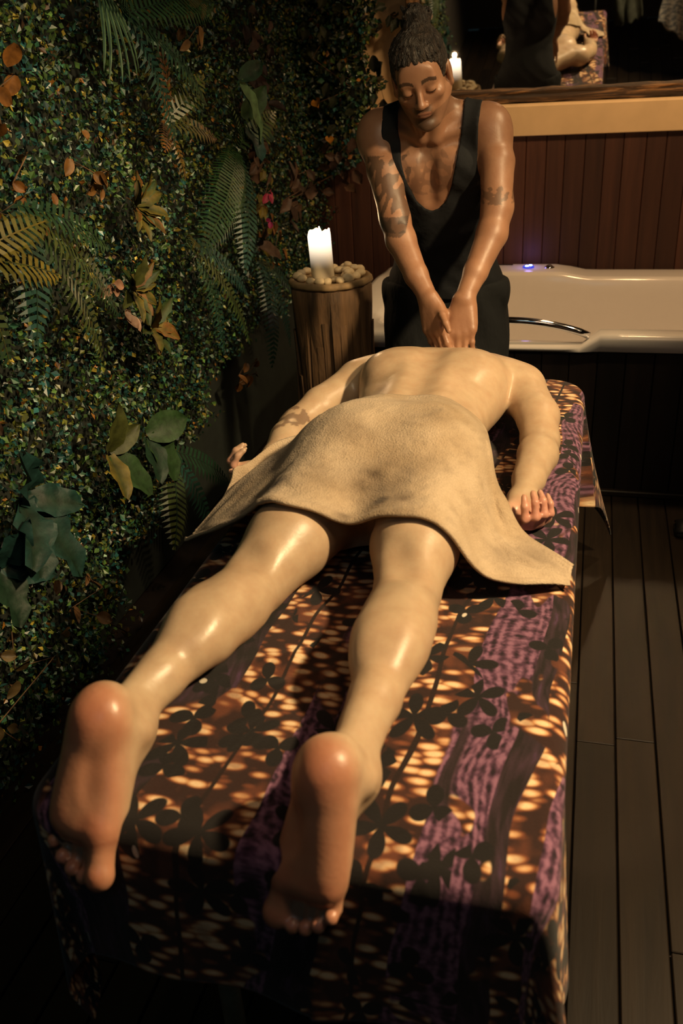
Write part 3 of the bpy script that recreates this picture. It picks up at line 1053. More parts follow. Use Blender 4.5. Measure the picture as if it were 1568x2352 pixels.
def curve_pts(P, n):
    P = np.array(P, float)
    dd = np.r_[0, np.cumsum(np.linalg.norm(np.diff(P, axis=0), axis=1))]
    t = np.linspace(0, dd[-1], n)
    xy = np.stack([np.interp(t, dd, P[:, i]) for i in range(2)], 1)
    k = np.hanning(15)
    k /= k.sum()
    ext = np.concatenate([2 * xy[:1] - xy[7:0:-1], xy, 2 * xy[-1:] - xy[-2:-9:-1]])
    return np.stack([np.convolve(ext[:, i], k, 'valid') for i in range(2)], 1)


STAINS = [(-0.640, 1.470, 0.026, 1.0), (-0.545, 1.465, 0.022, 1.0), (-0.60, 1.48, 0.06, 0.45), (-0.335, 1.425, 0.014, 1.0), (-0.365, 1.50, 0.045, 0.55), (-0.320, 1.50, 0.045, 0.40),
          (-0.295, 1.425, 0.020, 0.55), (-0.405, 1.395, 0.016, 0.7), (-0.62, 1.64, 0.05, 0.5), (-0.68, 1.60, 0.05, 0.5), (-0.06, 1.50, 0.035, 0.45), (-0.12, 1.47, 0.03, 0.35)]
near_e = curve_pts([(-0.790, 1.515), (-0.66, 1.430), (-0.50, 1.362), (-0.405, 1.385), (-0.29, 1.362), (-0.165, 1.372), (-0.075, 1.405), (0.008, 1.445)], NT)
far_e = curve_pts([(-0.775, 1.56), (-0.735, 1.665), (-0.665, 1.78), (-0.56, 1.850), (-0.40, 1.872), (-0.27, 1.862), (-0.19, 1.80), (-0.160, 1.68), (-0.110, 1.600), (-0.045, 1.560), (0.012, 1.51)], NT)
tv = np.linspace(0, 1, NVt)[None, :, None]
XY = near_e[:, None, :] * (1 - tv) + far_e[:, None, :] * tv
# obstacle height: body top per column
zc = FC.z
ins = FC.d < 0
top = np.where(ins.any(2), zc[FC.d.shape[2] - 1 - np.argmax(ins[:, :, ::-1], axis=2)], 0.0)


def sample(gx, gy, arr, x_, y_):
    i = np.clip(np.searchsorted(gx, x_) - 1, 0, len(gx) - 2)
    j = np.clip(np.searchsorted(gy, y_) - 1, 0, len(gy) - 2)
    return np.maximum(np.maximum(arr[i, j], arr[i + 1, j]), np.maximum(arr[i, j + 1], arr[i + 1, j + 1]))


ob = sample(FC.x, FC.y, top, XY[..., 0], XY[..., 1])
ground = np.where(XY[..., 0] < BX0 - 0.005, 0.685, BZ + 0.002)
ob = np.maximum(ob, ground) + 0.005
z = ob.copy()
for it in range(260):
    zp = np.pad(z, 1, mode='edge')
    zp[0, 1:-1] = 2 * z[0] - z[1] * 1.0
    avg = (zp[:-2, 1:-1] + zp[2:, 1:-1] + zp[1:-1, :-2] + zp[1:-1, 2:]) / 4
    z = np.maximum(ob, avg - 0.0003)
for it in range(4):
    zp = np.pad(z, 1, mode='edge')
    z = (zp[:-2, 1:-1] + zp[2:, 1:-1] + zp[1:-1, :-2] + zp[1:-1, 2:] + 2 * z) / 6
def upper_hull(row):
    n_ = len(row)
    st_ = []
    for i_ in range(n_):
        while len(st_) > 1 and (row[st_[-1]] - row[st_[-2]]) * (i_ - st_[-1]) <= (row[i_] - row[st_[-1]]) * (st_[-1] - st_[-2]):
            st_.pop()
        st_.append(i_)
    return np.interp(np.arange(n_), st_, row[st_])


hull = np.stack([upper_hull(z[:, j]) for j in range(NVt)], 1)
uu_ = np.linspace(0, 1, NT)[:, None]
wgt = np.interp(uu_, [0, 0.25, 0.4, 0.62, 0.75, 1.0], [0.92, 0.85, 0.55, 0.55, 0.40, 0.30])
z = z + (hull - z) * wgt
for it in range(8):
    zp = np.pad(z, 1, mode='edge')
    z = np.maximum(ob, (zp[:-2, 1:-1] + zp[2:, 1:-1] + zp[1:-1, :-2] + zp[1:-1, 2:]) / 4)
U_, W_ = np.meshgrid(np.linspace(0, 1, NT), np.linspace(0, 1, NVt), indexing='ij')
z += 0.0022 * np.sin(U_ * 38 + 4 * np.sin(W_ * 7)) * np.sin(W_ * 9 + U_ * 5) + 0.002
# long soft folds towards the right-hand corner and a rolled near hem
z += 0.009 * np.exp(-((W_ - 0.60 + 0.9 * (U_ - 0.72)) / 0.055) ** 2) * sstep(0, 1, 1) * np.clip((U_ - 0.62) * 6, 0, 1) * np.clip((1 - U_) * 6, 0, 1)
z += 0.007 * np.exp(-((W_ - 0.35 + 0.5 * (U_ - 0.72)) / 0.05) ** 2) * np.clip((U_ - 0.66) * 6, 0, 1) * np.clip((1 - U_) * 6, 0, 1)
z += 0.006 * np.exp(-((W_ - 0.74 + 0.25 * (0.3 - U_)) / 0.05) ** 2) * np.clip((0.36 - U_) * 5, 0, 1)
z += 0.005 * np.exp(-((W_ - 0.02) / 0.018) ** 2)
TV = np.concatenate([XY, z[..., None]], -1).reshape(-1, 3)
ii = np.arange(NT * NVt).reshape(NT, NVt)
TF = np.stack([ii[:-1, :-1], ii[1:, :-1], ii[1:, 1:], ii[:-1, 1:]], -1).reshape(-1, 4)
stain = np.zeros(len(TV), np.float32)
for sx, sy, r_, a_ in STAINS:
    d_ = np.hypot(TV[:, 0] - sx, TV[:, 1] - sy)
    stain = np.maximum(stain, a_ * np.exp(-(d_ / r_) ** 2))
stain = np.clip(stain * (0.55 + 0.7 * fbm(TV, 45, 11)) + 0.6 * np.clip(fbm(TV, 14, 12) - 0.55, 0, 1) + 0.35 * np.clip(fbm(TV, 60, 13) - 0.6, 0, 1), 0, 0.95)
tw = link('towel', mesh('towel', TV, TF, M_TOWEL, cols=np.repeat(stain[:, None], 3, 1)), label='beige terry towel spread over the hips of the lying person', category='towel')
mod = tw.modifiers.new('thickness', 'SOLIDIFY')
mod.thickness = 0.006
mod.offset = 1

# ------------------------------------------------------------------ the masseur
MF = Field(axis_from([(-0.72, -0.565, 0.0036), (-0.565, -0.29, 0.0023), (-0.29, -0.17, 0.0036)]),
           axis_from([(2.27, 2.76, 0.0025), (2.76, 3.16, 0.006)]),
           axis_from([(0.0, 0.78, 0.009), (0.78, 1.01, 0.0026), (1.01, 1.37, 0.0042), (1.37, 1.74, 0.0022)]))
CX = -0.450


def torso(F, o=0.0):
    """trunk, hips and shoulders of the standing man; o grows everything for his clothes"""
    F.ell((CX, 2.965, 0.90), (0.158 + o, 0.105 + o, 0.13), None, 0.05)
    F.cone((CX, 2.955, 0.93), (CX, 2.845, 1.13), 0.132 + o, 0.135 + o, 0.05, '+', ((0, 0.88, 0.48), 0.70))
    R = np.array([[1, 0, 0], [0, 0.89, -0.456], [0, 0.456, 0.89]])
    F.ell((CX, 2.800, 1.225), (0.160 + o, 0.108 + o, 0.185 + o), R, 0.05)
    F.cone((-0.590, 2.752, 1.375), (-0.312, 2.752, 1.380), 0.062 + o, 0.062 + o, 0.05)
    for s_ in (-1, 1):
        F.ell((CX + s_ * 0.072, 2.700, 1.285), (0.078 + o, 0.040 + o, 0.056 + o), R, 0.03)      # chest
        F.ell((CX + s_ * 0.10, 2.87, 1.27), (0.07 + o, 0.05 + o, 0.13 + o), R, 0.04)            # shoulder blades, flanks
        F.cone((CX + s_ * 0.035, 2.715, 1.435), (CX + s_ * 0.135, 2.752, 1.402), 0.038 + o, 0.040 + o, 0.04)


torso(MF)
for s_ in (-1, 1):
    MF.cone((CX + s_ * 0.018, 2.672, 1.368), (CX + s_ * 0.125, 2.700, 1.405), 0.011, 0.011, 0.018)     # collar bones
MF.cone((CX, 2.655, 1.35), (CX, 2.690, 1.20), 0.012, 0.010, 0.03, '-')
# neck
MF.cone((CX, 2.735, 1.395), (-0.457, 2.655, 1.490), 0.058, 0.056, 0.035)
for s_ in (-1, 1):
    MF.cone((CX + s_ * 0.016, 2.668, 1.370), (-0.457 + s_ * 0.052, 2.630, 1.500), 0.011, 0.014, 0.02)
# arms: his left arm is on the right of the picture
for pts, rad in (
        ([(-0.292, 2.738, 1.392), (-0.262, 2.690, 1.30), (-0.252, 2.625, 1.190)], [0.056, 0.047, 0.040]),
        ([(-0.252, 2.625, 1.190), (-0.262, 2.590, 1.125), (-0.298, 2.520, 1.035), (-0.324, 2.470, 0.970)], [0.041, 0.043, 0.033, 0.026]),
        ([(-0.606, 2.738, 1.388), (-0.588, 2.690, 1.29), (-0.545, 2.625, 1.165)], [0.056, 0.047, 0.040]),
        ([(-0.545, 2.625, 1.165), (-0.522, 2.590, 1.110), (-0.466, 2.520, 1.025), (-0.424, 2.475, 0.972)], [0.041, 0.043, 0.033, 0.026])):
    MF.chain(pts, rad, 0.025)
MF.ell((-0.285, 2.728, 1.372), (0.058, 0.058, 0.068), None, 0.025)
MF.ell((-0.612, 2.728, 1.368), (0.058, 0.058, 0.068), None, 0.025)
MF.cone((-0.262, 2.670, 1.30), (-0.258, 2.635, 1.225), 0.032, 0.028, 0.03)
MF.cone((-0.578, 2.670, 1.29), (-0.553, 2.635, 1.205), 0.032, 0.028, 0.03)
# hands pressing on the neck of the lying person
hand(MF, (-0.324, 2.470, 0.968), (0.0, -0.42, -0.90), (0.0, 0.90, -0.42), -1, [(12, 18, 10)] * 4, (0.75, 0.70, 0.1), 0.03)
hand(MF, (-0.424, 2.472, 0.970), (0.26, -0.40, -0.88), (0.55, 0.75, -0.20), 1, [(10, 16, 10)] * 4, (0.80, 0.55, -0.42), 0.02)
# legs and feet
for s_ in (-1, 1):
    MF.chain([(CX + s_ * 0.085, 2.965, 0.86), (CX + s_ * 0.105, 2.95, 0.50), (CX + s_ * 0.11, 2.975, 0.09)], [0.092, 0.06, 0.038], 0.04)
    MF.cone((CX + s_ * 0.11, 2.985, 0.045), (CX + s_ * 0.12, 2.83, 0.028), 0.036, 0.026, 0.02)

# head, in its own frame: x to the right of the picture, y out of the face, z to the crown
HU = np.array([-0.13, -0.44, 0.888])
HU /= np.linalg.norm(HU)
HFw = np.array([0.10, -0.88, -0.43])
HFw = HFw - (HFw @ HU) * HU
HFw /= np.linalg.norm(HFw)
HX = np.cross(HFw, HU)
HB = np.stack([HX, HFw, HU], 1)
HC = np.array([-0.462, 2.605, 1.543])


def hp_(x, y, z):
    return HC + HB @ np.array([x, y, z])


def hell(F, c, r, k=0.012, op='+'):
    F.ell(hp_(*c), r, HB, k, op)


def hcone(F, a, b, ra, rb, k=0.012, op='+'):
    F.cone(hp_(*a), hp_(*b), ra, rb, k, op)


hell(MF, (0, -0.012, 0.016), (0.072, 0.092, 0.082), 0.02)
hell(MF, (0, 0.026, -0.042), (0.058, 0.060, 0.084), 0.02)
for s_ in (-1, 1):
    hcone(MF, (s_ * 0.056, -0.006, -0.060), (s_ * 0.022, 0.058, -0.112), 0.016, 0.015, 0.025)
    hell(MF, (s_ * 0.043, 0.056, -0.034), (0.018, 0.018, 0.014), 0.018)
    hell(MF, (s_ * 0.0305, 0.096, -0.014), (0.017, 0.016, 0.011), 0.012, '-')
    hell(MF, (s_ * 0.0305, 0.0725, -0.014), (0.0150, 0.0150, 0.0125), 0.004)
    hell(MF, (s_ * 0.0305, 0.0880, -0.0195), (0.012, 0.0035, 0.0015), 0.002, '-')
    hell(MF, (s_ * 0.0118, 0.094, -0.046), (0.0078, 0.0085, 0.0068), 0.006)
    hell(MF, (s_ * 0.0745, -0.010, -0.022), (0.008, 0.019, 0.031), 0.006)
    hell(MF, (s_ * 0.0825, -0.006, -0.020), (0.005, 0.010, 0.018), 0.005, '-')
    hell(MF, (s_ * 0.0765, -0.003, -0.048), (0.006, 0.009, 0.010), 0.005)
hell(MF, (0, 0.074, -0.114), (0.021, 0.015, 0.016), 0.015)
hcone(MF, (-0.038, 0.070, 0.007), (0.038, 0.070, 0.007), 0.0125, 0.0125, 0.014)
hell(MF, (0, 0.072, 0.030), (0.045, 0.012, 0.025), 0.02)
hcone(MF, (0, 0.080, 0.004), (0, 0.103, -0.040), 0.0075, 0.0098, 0.010)
hell(MF, (0, 0.104, -0.042), (0.0098, 0.0095, 0.0085), 0.006)
hell(MF, (0, 0.080, -0.070), (0.026, 0.012, 0.016), 0.012)
hell(MF, (0, 0.0885, -0.0690), (0.017, 0.0055, 0.0042), 0.006)
hell(MF, (0, 0.0870, -0.0785), (0.015, 0.0062, 0.0050), 0.006)
hell(MF, (0, 0.0965, -0.0736), (0.021, 0.0035, 0.0009), 0.003, '-')
MV, MQ = MF.nets(1)
c = np.tile(np.array([[0.360, 0.190, 0.112]], np.float32), (len(MV), 1))
c = paint(c, fbm(MV, 16, 2) * 0.35, (0.22, 0.105, 0.06))
hl = (MV - HC[None, :].astype(np.float32)) @ HB.astype(np.float32)
front = hl[:, 1] > 0.03
ax_ = np.abs(hl[:, 0])
inh = (np.abs(hl[:, 2]) < 0.15) & (MV[:, 2] > 1.38) & (ax_ < 0.09)
brow = inh & front & (ax_ > 0.011) & (ax_ < 0.050) & (np.abs(hl[:, 2] - 0.010 - 0.006 * np.sin((ax_ - 0.011) / 0.039 * PI)) < 0.0048)
c = paint(c, brow * 0.85, (0.018, 0.012, 0.009))
lash = inh & front & (np.abs(ax_ - 0.0305) < 0.0135) & (np.abs(hl[:, 2] + 0.0195 - 14 * (ax_ - 0.0305) ** 2) < 0.0020)
c = paint(c, lash * 0.9, (0.015, 0.010, 0.008))
lips = inh & front & (hl[:, 1] > 0.078) & (ax_ < 0.021) & (np.abs(hl[:, 2] + 0.0738) < 0.0095 * np.sqrt(np.clip(1 - (ax_ / 0.0215) ** 2, 0, 1)))
c = paint(c, (lips & (np.abs(hl[:, 2] + 0.0736) < 0.0014)) * 0.8, (0.05, 0.02, 0.015))
c = paint(c, lips * 0.5, (0.23, 0.085, 0.062))
beard = inh & front & (hl[:, 2] < -0.052) & (hl[:, 2] > -0.14) & ~lips
bm_ = np.clip(1 - np.abs(ax_ - 0.0) / 0.034, 0, 1) * np.clip((hl[:, 1] - 0.04) / 0.03, 0, 1)
c = paint(c, beard * np.clip(bm_ * 1.5, 0, 0.80), (0.045, 0.028, 0.018))
side = inh & (hl[:, 2] < -0.075) & (hl[:, 2] > -0.135)
c = paint(c, side * 0.35, (0.09, 0.055, 0.035))
# tattoos: blocks of dark ink on both upper arms, a sleeve on his right arm
armR = (MV[:, 0] < -0.50) & (MV[:, 2] > 1.125) & (MV[:, 2] < 1.33) & (MV[:, 1] < 2.76)
c = paint(c, armR * (fbm(MV, 34, 3) > 0.50) * 0.72, (0.055, 0.038, 0.028))
bandR = (MV[:, 0] < -0.50) & (np.abs(MV[:, 2] - 1.155) < 0.020) & (MV[:, 1] < 2.72)
c = paint(c, bandR * 0.72, (0.05, 0.035, 0.028))
armL = (MV[:, 0] > -0.32) & (np.abs(MV[:, 2] - 1.225) < 0.022) & (MV[:, 1] < 2.66)
c = paint(c, armL * (fbm(MV, 60, 4) > 0.50) * 0.6, (0.06, 0.04, 0.03))
chest = (np.linalg.norm(MV - np.array([CX - 0.01, 2.665, 1.285], np.float32), axis=1) < 0.075) & (MV[:, 1] < 2.74)
c = paint(c, chest * (fbm(MV, 40, 8) > 0.60) * 0.35, (0.07, 0.045, 0.035))
man = link('person', mesh('person', MV, MQ, M_SKIN_M, cols=c),
           label='standing tattooed man in a black tank top bending over the table, hair in a bun', category='person')

# hair: cap with a straight fringe line, and a loose bun on top
HH = Field(axis_from([(-0.60, -0.34, 0.0028)]), axis_from([(2.40, 2.80, 0.0030)]), axis_from([(1.44, 1.76, 0.0028)]))
HH.ell(hp_(0, -0.014, 0.018), (0.0765, 0.0955, 0.0880), HB, 0.01)
hcone(HH, (0, -0.055, -0.01), (0, -0.062, -0.055), 0.052, 0.040, 0.02)
X, Y, Z = np.meshgrid(HH.x, HH.y, HH.z, indexing='ij')
P = np.stack([X - HC[0], Y - HC[1], Z - HC[2]], -1).astype(np.float32) @ HB.astype(np.float32)
hx, hy, hz = P[..., 0], P[..., 1], P[..., 2]
# hairline: straight across the forehead, down in front of the ears, then to the nape
line = np.where(hy > 0.040, 0.040, np.where(hy > 0.018, -0.012, np.where(hy > -0.028, 0.012, -0.075)))
line = np.interp(hy, [-0.10, -0.040, -0.026, 0.012, 0.020, 0.036, 0.046, 0.10], [-0.085, -0.070, 0.006, 0.006, -0.024, -0.012, 0.040, 0.044])
line = line + 0.002 * np.sin(hx * 260) + 0.001 * np.sin(hx * 611)
HH.d = np.maximum(HH.d, (line - hz)).astype(np.float32)
bun_c = hp_(-0.012, -0.058, 0.102)
HH.ell(bun_c, (0.034, 0.040, 0.036), HB, 0.016)
for i in range(26):
    a, b_ = random.uniform(0, 6.28), random.uniform(-0.6, 1.3)
    q0 = (-0.012 + 0.030 * math.cos(a) * math.cos(b_), -0.058 + 0.038 * math.sin(a) * math.cos(b_), 0.102 + 0.032 * math.sin(b_))
    q1 = (q0[0] * 0.9 + random.uniform(-0.02, 0.02), q0[1] + random.uniform(-0.02, 0.02), q0[2] + random.uniform(-0.012, 0.014))
    hcone(HH, q0, q1, 0.0085, 0.006, 0.004)
for i in range(40):      # strands combed back over the cap to the bun
    a = 2 * PI * i / 40 + random.uniform(-0.05, 0.05)
    prev = None
    for k in range(5):
        ph_ = 0.45 + 0.95 * k / 4
        q_ = np.array([0.0775 * math.cos(a) * math.cos(ph_), -0.013 + 0.098 * math.sin(a) * math.cos(ph_), 0.018 + 0.088 * math.sin(ph_)])
        q_ = q_ + (np.array([-0.012, -0.050, 0.095]) - q_) * (k / 4) ** 2 * 0.8
        if prev is not None:
            hcone(HH, prev, q_, 0.0040, 0.0045, 0.004)
        prev = q_
HH.d += (0.0012 * np.sin(hx * 420 + 3 * np.sin(hy * 160)) * np.sin(hy * 260 + hz * 210)).astype(np.float32)
HH.d = np.maximum(HH.d, np.where(hy > 0.03, line - hz, -1)).astype(np.float32)
v, q = HH.nets(1)
link('hair', mesh('hair', v, q, M_HAIR), man, label='dark hair shaved below and tied in a bun')

# tank top
TT = Field(axis_from([(-0.70, -0.20, 0.0040)]), axis_from([(2.58, 3.12, 0.0045)]), axis_from([(0.80, 1.50, 0.0045)]))
torso(TT, 0.0075)
o_ = 0.0075
for s_ in (-1, 1):
    TT.cone((CX + s_ * 0.018, 2.672, 1.368), (CX + s_ * 0.125, 2.700, 1.405), 0.011 + o_, 0.011 + o_, 0.018)
TT.ell((-0.285, 2.728, 1.372), (0.058 + o_, 0.058 + o_, 0.068 + o_), None, 0.025)
TT.ell((-0.612, 2.728, 1.368), (0.058 + o_, 0.058 + o_, 0.068 + o_), None, 0.025)
X, Y, Z = np.meshgrid(TT.x, TT.y, TT.z, indexing='ij')
ax2 = np.abs(X - CX)
frontm = Y < 2.775
nw = np.interp(Z, [1.165, 1.175, 1.20, 1.25, 1.31, 1.40, 1.5], [-0.02, 0.018, 0.044, 0.064, 0.078, 0.090, 0.094])
nwb = np.interp(Z, [1.36, 1.38, 1.42, 1.5], [-0.02, 0.03, 0.085, 0.10])
neck = np.where(frontm, nw - ax2, nwb - ax2)
outer = np.interp(Z, [1.10, 1.17, 1.22, 1.28, 1.34, 1.42, 1.5], [0.30, 0.176, 0.160, 0.146, 0.136, 0.138, 0.142])
arm = ax2 - outer
wrk = 0.003 * np.sin(X * 55 + 3 * np.sin(Z * 20)) * np.sin(Z * 38 + X * 20)
TT.d = np.maximum.reduce([TT.d + wrk - 0.022 * np.clip((1.12 - Z) / 0.25, 0, 1), neck, arm, 0.872 - Z]).astype(np.float32)
v, q = TT.nets(2)
link('tank_top', mesh('tank_top', v, q, M_TANK), man, label='black tank top with a deep scoop neck')

# trousers
TR = Field(axis_from([(-0.72, -0.18, 0.006)]), axis_from([(2.76, 3.14, 0.006)]), axis_from([(0.03, 1.0, 0.007)]))
TR.ell((CX, 2.965, 0.875), (0.168, 0.118, 0.15), None, 0.05)
for s_ in (-1, 1):
    TR.chain([(CX + s_ * 0.092, 2.965, 0.87), (CX + s_ * 0.118, 2.95, 0.50), (CX + s_ * 0.122, 2.975, 0.08)], [0.117, 0.098, 0.075], 0.03)
    TR.ell((CX + s_ * 0.196, 2.955, 0.865), (0.016, 0.05, 0.045), None, 0.015)
X, Y, Z = np.meshgrid(TR.x, TR.y, TR.z, indexing='ij')
wrk = 0.005 * np.sin(Z * 26 + 9 * X + 2 * np.sin(Y * 22)) * np.sin(X * 26 + Z * 10)
TR.d = np.maximum.reduce([TR.d + wrk, Z - 0.915, 0.055 - Z]).astype(np.float32)
v, q = TR.nets(2)
link('trousers', mesh('trousers', v, q, M_TROUSER), man)
for s_ in (-1, 1):
    v_, f_ = box_vf(CX + s_ * 0.12 - 0.047, CX + s_ * 0.12 + 0.047, 2.79, 3.03, 0.0, 0.075, 0.018)
    link('shoe', mesh('shoe', v_, f_, M_SHOE, smooth=True), man)

# ------------------------------------------------------------------ stump with candle and pebbles
SX, SY, SH = -0.882, 3.088, 0.90
st = empty('log_stump', (SX, SY, 0), label='tall upright log stump with peeling bark, used as candle stand beside the bed', category='log')
wob = lambda a, z: 0.03 * math.sin(5 * a + 1.3) + 0.025 * math.sin(11 * a + z * 3) + 0.012 * math.sin(23 * a + z * 9)
pr = [(0.150, 0.0)] + [(0.138 + 0.006 * math.sin(z * 9), z) for z in np.linspace(0.05, 0.86, 16)] + [(0.128, 0.872)]
link('trunk', mesh('trunk', *lathe(pr, 72, (0, 0, 0), wob), M_BARK), st)
wob2 = lambda a, z: 0.02 * math.sin(5 * a + 1.3) + 0.012 * math.sin(13 * a) + 0.008 * math.sin(29 * a)
link('rim', mesh('rim', *lathe([(0.128, 0.872), (0.143, 0.866), (0.149, 0.875), (0.147, 0.886), (0.138, 0.892), (0.130, 0.890), (0.126, 0.883), (0.05, 0.882)], 72, (0, 0, 0), wob2), M_CUTWOOD), st, label='paler cut rim')
for i in range(26):       # loose bark strips
    a = 2 * PI * i / 26 + random.uniform(-0.08, 0.08)
    z0, z1 = random.uniform(0.0, 0.35), random.uniform(0.5, 0.865)
    wdt = random.uniform(0.010, 0.017)
    r0 = 0.137 * (1 + wob(a, 0.5)) + random.uniform(0.0, 0.004)
    vv, ff = [], []
    for k in range(6):
        zk = z0 + (z1 - z0) * k / 5
        aj = a + random.uniform(-0.015, 0.015)
        for da, dr in ((-wdt / 0.14, -0.006), (-wdt * 0.8 / 0.14, 0.004), (wdt * 0.8 / 0.14, 0.004), (wdt / 0.14, -0.006)):
            rk = r0 + dr + 0.003 * math.sin(zk * 17 + i)
            vv.append((rk * math.cos(aj + da), rk * math.sin(aj + da), zk))
    for k in range(5):
        for j in range(3):
            ff.append((k * 4 + j, k * 4 + j + 1, k * 4 + j + 5, k * 4 + j + 4))
    ff += [(3, 2, 1, 0), (20, 21, 22, 23)]
    link('bark_strip', mesh('bark_strip', vv, ff, M_BARK, smooth=False), st)

CAX, CAY = -0.895, 3.045
cd = empty('pillar_candle', (CAX, CAY, SH - 0.018), label='lit white pillar candle standing among pebbles on the log stump', category='candle')
cd.rotation_euler = (0, math.radians(-2.0), 0)
wobc = lambda a, z: 0.0 if z < 0.15 else 0.03 * math.sin(3 * a + 1) + 0.03 * math.sin(7 * a)


def candle_mesh():
    n = 40
    prof = [(0.0390, 0.0), (0.0400, 0.004), (0.0400, 0.05), (0.0400, 0.11), (0.0400, 0.155), (0.0385, 0.168), (0.0345, 0.170), (0.030, 0.163), (0.014, 0.158), (0.002, 0.158)]
    vv, ff = [], []
    for r, z in prof:
        for k in range(n):
            a = 2 * PI * k / n
            zz_ = z + (0.005 * math.sin(3 * a + 0.7) + 0.0035 * math.sin(7 * a) if 0.155 < z and r > 0.028 else 0)
            vv.append((r * math.cos(a), r * math.sin(a), zz_))
    for i in range(len(prof) - 1):
        for k in range(n):
            a, b = i * n + k, i * n + (k + 1) % n
            ff.append((a, b, b + n, a + n))
    ff.append(tuple(range(n))[::-1])
    ff.append(tuple(range((len(prof) - 1) * n, len(prof) * n)))
    return mesh('wax', vv, ff, M_WAX)


link('wax', candle_mesh(), cd)
link('wick', mesh('wick', *tube([(0, 0, 0.157), (0.001, 0, 0.164), (0.003, 0, 0.168)], 0.0013, 8), M_WICK), cd)
link('flame', mesh('flame', *lathe([(0.0008, 0.160), (0.0045, 0.164), (0.0060, 0.169), (0.0046, 0.175), (0.0020, 0.181), (0.0004, 0.186)], 16, (0.003, 0, 0)), M_FLAME), cd)
lamp('candle_light', 'POINT', (CAX - 0.004, CAY, SH + 0.18), (0, 0, 0), 1.6, (1.0, 0.62, 0.30), 0.012)


def pebble_mesh(seed):
    import bmesh
    bm = bmesh.new()
    bmesh.ops.create_icosphere(bm, subdivisions=2, radius=1.0)
    rs = random.Random(seed)
    o_ = Vector((rs.uniform(0, 9), rs.uniform(0, 9), rs.uniform(0, 9)))
    for v in bm.verts:
        v.co *= 1 + 0.22 * mnoise.noise(v.co * 0.9 + o_)
    me = bpy.data.meshes.new('pebble')
    bm.to_mesh(me)
    bm.free()
    me.materials.append(M_PEBBLE)
    me.polygons.foreach_set('use_smooth', np.full(len(me.polygons), True))
    return me


pmes = [pebble_mesh(i) for i in range(5)]
places = []
for ang, rad, sz in ((200, .115, .015), (222, .108, .0145), (245, .112, .013), (265, .112, .0135), (284, .108, .013), (302, .110, .013), (322, .106, .016), (345, .104, .014),
                     (5, .108, .016), (22, .104, .015), (40, .112, .017), (58, .108, .014), (76, .112, .015), (95, .108, .013), (120, .112, .015), (150, .112, .014), (175, .112, .013),
                     (15, .068, .016), (335, .070, .015), (45, .070, .015), (75, .070, .013), (300, .074, .011)):
    places.append((ang + random.uniform(-4, 4), rad, sz))
for i, (ang, rad, sz) in enumerate(places):
    o = link('pebble', pmes[i % 5], label='small pale pebble lying around the candle on the log stump', category='pebble', group='pebbles on the stump top')
    a = math.radians(ang)
    o.location = (SX + rad * math.cos(a), SY + rad * math.sin(a), 0.882 + sz * 0.95)
    sz *= 1.28
    o.scale = (sz * random.uniform(1.0, 1.35), sz, sz * random.uniform(0.70, 0.85))
    o.rotation_euler = (0, 0, random.uniform(0, 6))
for i, (ang, rad) in enumerate(((20, .088), (330, .090), (60, .092))):   # a second layer
    o = link('pebble', pmes[(i + 2) % 5], label='small pale pebble lying around the candle on the log stump', category='pebble', group='pebbles on the stump top')
    a = math.radians(ang)
    o.location = (SX + rad * math.cos(a), SY + rad * math.sin(a), 0.912)
    o.scale = (0.018, 0.013, 0.011)
    o.rotation_euler = (0, 0, random.uniform(0, 6))

# ------------------------------------------------------------------ the green wall
XW = -1.42
gw = empty('green_wall', (XW, 2.4, 0), label='dense mat of tiny boxwood leaves covering the whole left wall', category='green wall')
box_o = link('backing', mesh('backing', *loc_of(box_vf(XW, XW + 0.03, 0.2, 4.72, 0.0, 2.5), (XW, 2.4, 0)), M_MATBACK, smooth=False), gw)
PAL = np.array([[0.012, 0.060, 0.060], [0.020, 0.070, 0.040], [0.045, 0.095, 0.022], [0.110, 0.125, 0.022], [0.26, 0.20, 0.028], [0.30, 0.125, 0.020],
                [0.17, 0.26, 0.20], [0.055, 0.030, 0.015]], np.float32)


def nz(p, f, seed):
    return fbm(np.asarray(p, np.float32), f, seed)


def leaf_mat(name, n, pos, nrm, size, cols, parent, origin, aspect=0.72, droop=0.5):
    """n folded four-cornered leaves as one mesh; pos, nrm (n,3), size (n,), cols (n,3)"""
    r = np.random.default_rng(n)
    d = r.normal(size=(n, 3)) + np.array([0, 0, -droop])
    d -= (d * nrm).sum(1, keepdims=True) * nrm
    d /= np.linalg.norm(d, axis=1, keepdims=True) + 1e-9
    t = np.cross(nrm, d)
    s_ = size[:, None]
    a = pos
    b = pos + (d * 0.5 + t * 0.5 * aspect + nrm * 0.14) * s_
    c_ = pos + d * s_ + nrm * s_ * 0.02
    e = pos + (d * 0.5 - t * 0.5 * aspect + nrm * 0.14) * s_
    V = np.stack([a, b, c_, e], 1).reshape(-1, 3) - np.array(origin)
    k = np.arange(n)[:, None] * 4
    Fq = np.concatenate([k + np.array([[0, 1, 2]]), k + np.array([[0, 2, 3]])])
    o = link(name, mesh(name, V.astype(np.float32), Fq, M_LEAF, smooth=False, cols=np.repeat(cols, 4, axis=0)), parent, kind='stuff')
    return o


